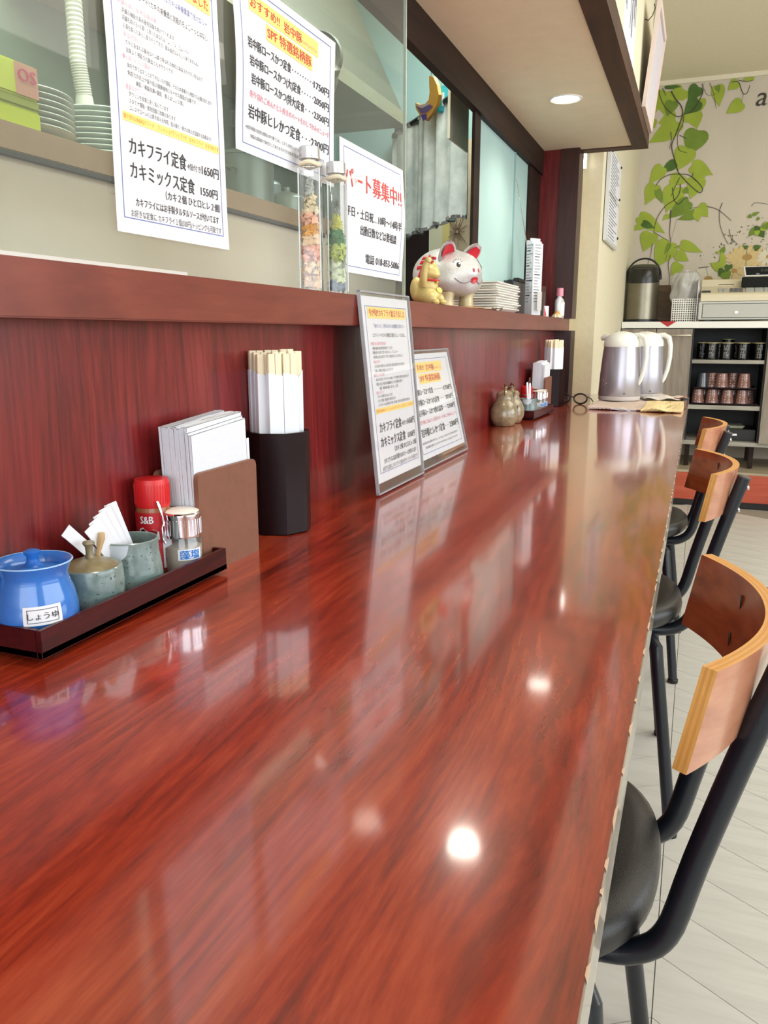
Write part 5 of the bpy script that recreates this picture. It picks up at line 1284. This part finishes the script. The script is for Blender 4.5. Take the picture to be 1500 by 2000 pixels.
def daisy(c, R, m_, n, seed, sq=.8, c2=None):
    q = random.Random(seed); dz = .0011 * (seed % 5); cc = W1(*c); s = R / 3.572 / FPX * MYW
    m = MB()
    for i in range(n):
        a = 2 * pi * i / n + q.uniform(-.1, .1); L = s * q.uniform(.85, 1.1); ax = Vector((cos(a), 0, sin(a) * sq)); sd = Vector((-sin(a), 0, cos(a))); w_ = s * 2.1 / n
        b = cc + ax * s * .18
        m.add([b + Vector((0, -.0004 - .00006 * i - dz, 0)) + ax * (L * u) + sd * (w_ * v) for u, v in ((0, .2), (.4, .9), (.75, 1), (1, 0), (.75, -1), (.4, -.9), (0, -.2))], [tuple(range(7))])
    m.build('petals', m_, mur)
    m = MB(); m.add([cc + Vector((s * .26 * cos(b), -.0016 - dz, s * .17 * sin(b))) for b in [2 * pi * k / 16 for k in range(16)]], [tuple(range(16))]); m.build('flower_centre', M_petalc, mur)
daisy((870, 1945), 95, M_petalw, 16, 0); daisy((1050, 1890), 70, M_petal, 12, 1); daisy((1140, 1795), 110, M_petal, 17, 3, .62); daisy((1330, 1890), 60, M_petal, 11, 2); daisy((1290, 1790), 60, M_petalw, 12, 4)
for k, (b, t_, wd, c) in enumerate([((960, 1870), (880, 1835), 55, 0), ((975, 1880), (940, 1930), 50, 2), ((985, 1900), (1010, 1960), 60, 1), ((970, 1860), (965, 1720), 34, 0), ((965, 1760), (985, 1715), 30, 1), ((945, 1765), (920, 1755), 18, 0), ((1010, 1850), (1000, 1900), 40, 2), ((1020, 1870), (1035, 1840), 24, 2),
                                ((1200, 1600), (1150, 1650), 40, 1), ((1220, 1600), (1260, 1660), 50, 2), ((1190, 1595), (1240, 1590), 30, 2), ((1250, 1610), (1270, 1540), 34, 0), ((1210, 1610), (1210, 1650), 30, 0), ((1190, 1735), (1240, 1715), 36, 2), ((1140, 1730), (1110, 1715), 24, 2), ((1150, 1505), (1175, 1520), 22, 1), ((1180, 1500), (1230, 1480), 20, 1), ((1210, 1525), (1230, 1530), 22, 1), ((1270, 1560), (1290, 1600), 60, 1)]):
    leaf(b, t_, wd, (M_leaf, M_leafm, M_leafd)[c], k + 60)
q = random.Random(12); m = MB()
for k in range(95):
    u = q.random(); x = 800 + 486 * u ** .7; y = 1860 - (x - 780) * .55 + q.uniform(-120, 120)
    if y > 1850 or y < 1520: continue
    c0 = W1(x, y); s = q.uniform(.002, .006); a = q.uniform(0, pi)
    ax = Vector((cos(a), 0, sin(a))); sd = Vector((-sin(a), 0, cos(a)))
    m.add([c0 + Vector((0, -.002, 0)) + ax * s * 1.8, c0 + Vector((0, -.002, 0)) + sd * s * .6, c0 + Vector((0, -.002, 0)) - ax * s * 1.5, c0 + Vector((0, -.002, 0)) - sd * s * .5], [(0, 1, 2, 3)])
o = m.build('tiny_sprigs', mat('sprig_ink', (96, 100, 70), .8), mur); o['kind'] = 'stuff'
pz = W1(1198, 708)
def fm(x, y, l): return (pz.x + x, MYW - .002, pz.z + y)
m = MB(); write(m, 'an', 0, .03, .155, None, fm, -.015, 'L', slant=.18); m.build('lettering', M_vine, mur)

# ------------------------------------------------------------------ notices
p0 = on_x(1180, 300, -.449); p1 = on_x(1205, 490, -.449)
nb = thing('notice_board', 'white notice sheets hanging on the cream wall above the kettles', 'notice', (-.449, 3.90, 0))
ztp = on_x(1183, 490, -.449).z; zz0, zz1 = 1.405, 1.815
MB().box((.002, 0, zz0), (.016, .52, zz1), bev=.002).build('board', mat('board_white', (214, 216, 214), .4), nb)
for k, (a, b, c, d) in enumerate(((.02, .50, 1.62, 1.80), (.03, .48, 1.42, 1.60))): MB().box((.0162, a, c), (.0175, b, d)).build('sheet', M_paper, nb)
m = MB(); q = random.Random(9)
for k in range(26):
    z = 1.43 + k * .0142; rect(m, .05, z, .05 + q.uniform(.2, .40), z + .004, lambda x, y, l: (.0178 + l, x, y), n=2)
o = m.build('print_lines', mat('grey_ink', (130, 130, 134), .8), nb); o['kind'] = 'stuff'
for y, z in ((.46, 1.79), (.46, 1.64), (.48, 1.46), (.05, 1.79)): MB().lathe([(0, 0), (.006, 0), (.006, .006), (0, .008)], 10, M=Matrix.Translation((.0176, y, z)) @ Matrix.Rotation(pi / 2, 4, 'Y')).build('pin', M_ink, nb)
# menu sheet on the fascia
ms = thing('menu_sheet', 'white printed menu sheet on the cream fascia above the soffit trim', 'menu', (-.262, 2.49, 0))
MB().box((0, 0, 1.768), (.0015, .34, 2.20)).build('sheet', M_paper, ms)
m = MB()
for k in range(16):
    y = .02 + k * .0195; rect(m, y, 2.16 - q.uniform(.20, .33), y + .008, 2.17, lambda x, yy, l: (.0018 + l, x, yy), n=2)
o = m.build('print_lines', mat('grey_ink', (130, 130, 134), .8), ms); o['kind'] = 'stuff'
fr_ = thing('framed_menu', 'pinkish white framed menu board hung on hooks from the fascia', 'frame', (-.2500, 3.10, 0), 0)
lean = Matrix.Translation((.0, 0, 1.752)) @ Matrix.Rotation(radians(5.2), 4, 'Y')
M_fr = mat('frame_pink', (222, 204, 196), .5)
for a, b in (((0, 0, 0), (.013, .022, .335)), ((0, .378, 0), (.013, .40, .335)), ((0, .022, 0), (.013, .378, .022)), ((0, .022, .313), (.013, .378, .335))): MB().box(a, b, M=lean).build('frame_bar', M_fr, fr_)
MB().box((.003, .022, .022), (.006, .378, .313), M=lean).build('sheet', mat('sheet_lilac', (206, 200, 206), .6), fr_)
for y in (.05, .34): MB().tube([(-.011, y, 2.04), (.0, y, 2.035), (.012, y + .006, 2.05), (.020, y, 2.07), (.016, y + .004, 2.085)], .0016, 6).build('wire_hook', M_black, fr_)
# small wall lamp on the pier corner
wlp = thing('wall_lamp', 'small bright lamp on the cream wall under the soffit end', 'lamp', (-.531, 3.774, 1.735))
MB().box((-.012, .0, -.045), (.012, .024, .020), bev=.003).build('lamp_body', M_white, wlp)
MB().box((-.010, -.004, -.042), (.010, .0, .015), bev=.001).build('lamp_glass', emit('small_lamp_glow', (1, .97, .9), 12), wlp)

# ------------------------------------------------------------------ kitchen behind the glass
struct(MB().box((-1.75, -.6, 0), (-1.70, 3.75, ZC)).build('wall_kitchen', M_kwall))
struct(MB().box((-1.72, 3.70, 0), (-.66, 3.76, ZC)).build('wall_kitchen_end', mat('pale_cyan_wall', (176, 208, 210), .6)))
struct(MB().box((-2.15, -.75, 0), (-.60, -.62, ZC)).build('wall_kitchen_near', M_kwall))
# floral panel, cream jamb and dark door under the curtain
def endbox(pxa, pxb, y, z0_, z1_, th, m_, name): return struct(MB().box((on_y(pxa, 450, y).x, y, z0_), (on_y(pxb, 450, y).x, y + th, z1_)).build(name, m_))
endbox(770, 838, 3.60, .9, 1.9, .03, mat('dark_door', (44, 22, 24), .5), 'door_1')
endbox(838, 864, 3.58, .9, 2.0, .05, mat('cream_jamb', (240, 230, 200), .6), 'trim_9')
endbox(864, 878, 3.58, .9, 2.0, .05, mat('mustard_jamb', (236, 214, 140), .6), 'trim_10')
fpn = endbox(878, 926, 3.20, .9, 1.72, .03, mat('floral_paper', (236, 214, 180), .7, rgb2=(220, 194, 160), nscale=12), 'wall_floral')
m = MB(); c0 = on_y(893, 452, 3.199)
for k in range(22):
    a = 2 * pi * k / 22; L = .055 * (.8 + .3 * sin(k * 2.3)); m.tube([c0 + Vector((.006 * cos(a), -.0005, .006 * sin(a))), c0 + Vector((L * cos(a) * .7, -.0005, L * sin(a) * 1.1 + .006 * sin(3 * a)))], .0008, 4)
m.build('printed_flower', mat('flower_brown', (150, 112, 84), .8), fpn)
# door curtain on a slanting rod
R0 = on_x(917, 215, -.775); dirv = Vector((-.632, .775, 0))
def plane_hit(px, py):
    d = ray(px, py); n_ = Vector((.775, .632, 0)); return CAM + d * ((R0 - CAM).dot(n_) / d.dot(n_))
cA, cB = plane_hit(914, 172), plane_hit(770, 268); dA, dB = plane_hit(914, 418), plane_hit(770, 470)
ztop = (cA.z + cB.z) / 2; zlow = (dA.z + dB.z) / 2
cur = thing('door_curtain', 'short grey-green patterned curtain hanging on a dark rod in the kitchen doorway', 'curtain', (0, 0, 0))
Lc = (cB - cA).length; nrm = Vector((.775, .632, 0))
def cf(u, v, o=0.0):
    p = Vector((cA.x, cA.y, 0)).lerp(Vector((cB.x, cB.y, 0)), u); zt_ = cA.z + (cB.z - cA.z) * u; zl_ = dA.z + (dB.z - dA.z) * u
    g = (.012 + .010 * v) * sin(34 * u + 1.2 * sin(7 * u)) + .006 * sin(71 * u + 2)
    return p + nrm * (g + o) + Vector((0, 0, zl_ + (zt_ - zl_) * (1 - v) - .004 * sin(55 * u) * v))
m = MB(); m.grid(lambda u, v: cf(u, v), 110, 24); m.grid(lambda u, v: cf(u, v, -.0012), 110, 24)
m.build('cloth', mat('curtain_cloth', (222, 228, 228), .85, rgb2=(188, 198, 198), nscale=16), cur)
for v0, nm in ((0.0, 'ruffle'), (1.0, 'ruffle')):
    m = MB(); m.grid(lambda u, v: cf(u, v0 + (v - .5) * .03) - nrm * (.004 + .004 * sin(160 * u)), 160, 2); o = m.build(nm, mat('ruffle_cloth', (148, 148, 146), .8, rgb2=(70, 66, 70), nscale=70), cur)
rd_ = MB().tube([cA - dirv * 0 + Vector((0, 0, .006)), cB + Vector((0, 0, .006))], .011, 12).build('curtain_rod', M_black, cur)
# crescent shaped ornament, hung from the beam
orn = thing('crescent_ornament', 'gold and purple crescent ornament hanging before the curtain rod', 'ornament', (0, 0, 0))
m = MB(); ar = []
op = [(846, 150), (853, 165), (857, 185), (853, 205), (843, 222), (832, 236), (820, 226), (812, 212), (811, 201), (820, 205), (830, 203), (837, 195), (839, 180), (838, 165), (838, 148)]
near_ = lambda p, k: CAM + (p - CAM) * k
opp = [near_(plane_hit(*p), .965) for p in op]
m.add(opp + [p + nrm * .012 for p in opp], [tuple(range(15)), tuple(range(15, 30))[::-1]] + [(i, (i + 1) % 15, 15 + (i + 1) % 15, 15 + i) for i in range(15)]); m.build('crescent', mat('ochre_gold', (186, 136, 44), .5), orn)
for nm, pl, c in (('purple_band', [(812, 206), (822, 212), (838, 204), (846, 208), (834, 220), (822, 222)], (88, 66, 120)), ('violet_spot', [(822, 224), (833, 222), (834, 232), (826, 236)], (70, 50, 140)), ('pale_band', [(811, 202), (820, 206), (831, 204), (836, 199), (838, 204), (826, 211), (815, 208)], (176, 156, 170))):
    m = MB(); m.add([near_(plane_hit(*p), .9645) for p in pl], [tuple(range(len(pl)))]); m.build(nm, mat(nm, c, .6), orn)
hp = near_(plane_hit(842, 150), .966)
MB().tube([hp, Vector((hp.x, hp.y, ZC - .01))], .001, 5).build('cord', M_black, orn)
hc = plane_hit(868, 188)
bt = thing('cyan_pack', 'cyan plastic pack hanging above the curtain rod', 'pack', (hc.x, hc.y, hc.z), radians(39))
m = MB(); m.box((-.028, -.008, -.055), (.028, .008, .030), bev=.004); m.build('pack_body', mat('cyan_plastic', (64, 176, 190), .3), bt)
m = MB(); m.box((-.012, -.006, .030), (.012, .006, .055), bev=.003); m.build('pack_neck', mat('cyan_pale', (150, 208, 214), .3), bt)
m = MB(); m.box((-.012, -.0086, -.035), (-.004, -.0081, .010)); m.build('white_print', M_paper, bt)
MB().tube([(0, 0, .055), (0, 0, ZC - hc.z - .01)], .001, 5).build('cord', M_black, bt)
# grey cupboard end in front of the curtain
gc = on_x(896, 200, -.74)
a_, b_ = on_x(878, 235, -.74), on_x(913, 285, -.74)
kc = thing('wall_cupboard', 'grey wall cupboard end panel hanging before the curtain', 'cupboard', (0, 0, 0))
MB().box((-.744, a_.y, a_.z - .05), (-.738, b_.y, 2.25)).build('side_panel', mat('cupboard_grey', (205, 200, 182), .5), kc); MB().box((-.745, a_.y - .004, a_.z - .05), (-.737, a_.y, 2.25)).build('edge', mat('cupboard_edge', (200, 196, 176), .5), kc)
# steel counter with raised shelf, plates, hose, sponges
kx = -1.0
sk = thing('steel_shelf', 'steel kitchen counter and shelf seen through the glass', 'counter', (0, 0, 0))
MB().box((-1.69, -.5, 1.262), (kx, 2.75, 1.304), bev=.002).build('shelf_board', mat('shelf_tan_steel', (164, 140, 116), .4, .4, noise=.1, nscale=8), sk)
MB().box((-1.68, -.48, .0), (kx - .012, 2.73, 1.262)).build('front_panel', mat('panel_steel', (224, 214, 198), .38, .25, noise=.08, nscale=3), sk)
MB().box((kx - .013, -.48, 1.255), (kx + .001, 2.74, 1.262)).build('painted_shadow', M_ink, sk)  # ink-dark strip paints in the shade under the shelf board
pt = None; pc = on_x(180, 240, -1.13)
n = 0
for cx, cy, cnt, side in ((-1.13, pc.y + .02, 9, 'right'), (-1.12, pc.y - .215, 7, 'left')):
    for k in range(cnt):
        loc = (cx, cy, 1.3045 + .0095 * k); lab = 'pale plate in the %s stack on the steel shelf, %s' % (side, 'topmost' if k == cnt - 1 else 'lowest' if k == 0 else ORD[k] + ' from below')
        if pt is None:
            pt = MB().lathe([(0, 0), (.055, 0), (.060, .003), (.098, .017), (.103, .0185), (.101, .0205), (.060, .0065), (0, .0045)], 40).build('plate', M_kwhite); o = pt
        else: o = pt.copy(); C.objects.link(o)
        o.location = loc; tag(o, lab, 'plate', 'plates stacked on the steel shelf')
sc = on_x(42, 195, -1.055) - Vector((0, .055, 0))
sg = thing('sponge_pack', 'yellow-green pack with pink lettering beside the plates', 'pack', (-1.055, sc.y, 1.305))
for z_, c in ((.0, (190, 206, 60)), (.030, (150, 160, 70)), (.046, (200, 214, 84))): MB().box((-.04, -.06, z_), (.04, .052, z_ + (.030 if z_ == 0 else .016 if z_ < .04 else .05)), bev=.003).build('sponge', mat('sponge_%d' % int(z_ * 1000), c, .8), sg)
MB().box((.0402, .004, .048), (.0410, .050, .094)).build('label', mat('label_pink', (202, 150, 130), .6), sg)
m = MB(); write(m, 'OS', .027, .078, .026, .036, lambda x, y, l: (.0412 + l, x, y), .03, 'C'); m.build('lettering', mat('os_pink', (196, 80, 110), .6), sg)
hA = on_x(143, 0, -1.33); hB = on_x(152, 120, -1.33); hC_ = on_x(170, 190, -1.33)
hs = thing('hose', 'white ribbed hose hanging down behind the plates', 'hose', (0, 0, 0))
m = MB(); top = Vector((hA.x, hA.y - .01, ZC)); path = [top, hA, hB, Vector((hB.x, hB.y + .012, hC_.z))]
P = []
for i in range(3):
    for k in range(26): P.append(path[i].lerp(path[i + 1], k / 26))
P.append(path[-1]); m.tube(P, [.019 if i % 2 else .0165 for i in range(len(P))], 12); m.build('ribbed_tube', mat('hose_white', (206, 208, 196), .5), hs)
MB().lathe([(.018, 0), (.022, -.03), (.045, -.10), (.046, -.105), (0, -.10)], 24, c=tuple(P[-1])).build('nozzle', mat('hose_white', (206, 208, 196), .5), hs)
# extractor ring and duct band on the kitchen wall
vc = on_x(622, 116, -1.10)
ev = thing('extractor_fan', 'round grey extractor fan beside the kitchen hood behind the glass, right of the pork poster', 'fan', (-1.10, vc.y, vc.z), radians(-62)); ev.scale = (1, .56, .56)
MB().lathe([(.12, -.20), (.12, 0)], 30, M=Matrix.Rotation(pi / 2, 4, 'Y')).build('duct', M_ksteel, ev)
MB().lathe([(.095, 0), (.125, 0), (.125, .03), (.110, .045), (.095, .03), (.095, 0)], 40, M=Matrix.Rotation(pi / 2, 4, 'Y'), cap=False).build('ring', mat('fan_grey', (104, 108, 100), .5), ev)
MB().lathe([(0, .004), (.094, .004), (.094, .008), (0, .012)], 30, M=Matrix.Rotation(pi / 2, 4, 'Y')).build('hub', mat('fan_hub', (140, 146, 136), .5), ev)
hd_ = thing('kitchen_hood', 'large pale steel extractor hood over the kitchen', 'hood', (0, 0, 0))
hz = on_x(790, 245, -1.22).z
MB().add([(-1.68, 1.75, hz + .05), (-1.23, 1.75, hz + .05), (-1.23, 3.4, hz + .05), (-1.68, 3.4, hz + .05), (-1.68, 1.95, 2.49), (-1.45, 1.95, 2.49), (-1.45, 3.1, 2.49), (-1.68, 3.1, 2.49)], [(0, 3, 2, 1), (4, 5, 6, 7), (0, 1, 5, 4), (1, 2, 6, 5), (2, 3, 7, 6), (3, 0, 4, 7)]).build('hood_body', mat('hood_steel', (112, 110, 96), .5, .3), hd_)
MB().box((-1.68, 1.73, hz), (-1.22, 3.42, hz + .05)).build('hood_rim', M_ksteel, hd_)

# pans and clear canisters on the steel shelf to the right
for k, (px_, w_, h_, c) in enumerate(((480, .075, .13, (96, 106, 98)), (560, .06, .10, (120, 128, 118)), (520, .05, .16, (140, 150, 146)))):
    p = on_x(px_, 380, -1.14 - .115 * k)
    t = thing('cooking_pot', ('dark steel pot on the kitchen shelf behind the glass, left of the others', 'lower grey pot on the kitchen shelf behind the peach bottle', 'tall pale canister on the kitchen shelf behind the pots')[k], 'pot', (p.x, p.y, 1.3045), 0, 'pots on the kitchen shelf')
    mm = mat('pot_%d' % k, c, .35, .4); MB().lathe(bowl_profile([(w_ * .95, 0), (w_, .004), (w_, h_)], .003), 32).build('body', mm, t)
    MB().lathe([(w_ * 1.02, h_), (w_ * .9, h_ + .010), (w_ * .3, h_ + .022), (.012, h_ + .024), (.014, h_ + .036), (0, h_ + .038)], 28).build('lid', mm, t)
    for s in (-1, 1): MB().tube([(0, s * w_, h_ * .7), (0, s * (w_ + .02), h_ * .72), (.02, s * (w_ + .02), h_ * .72), (.02, s * w_, h_ * .7)], .003, 8).build('handle', mm, t)
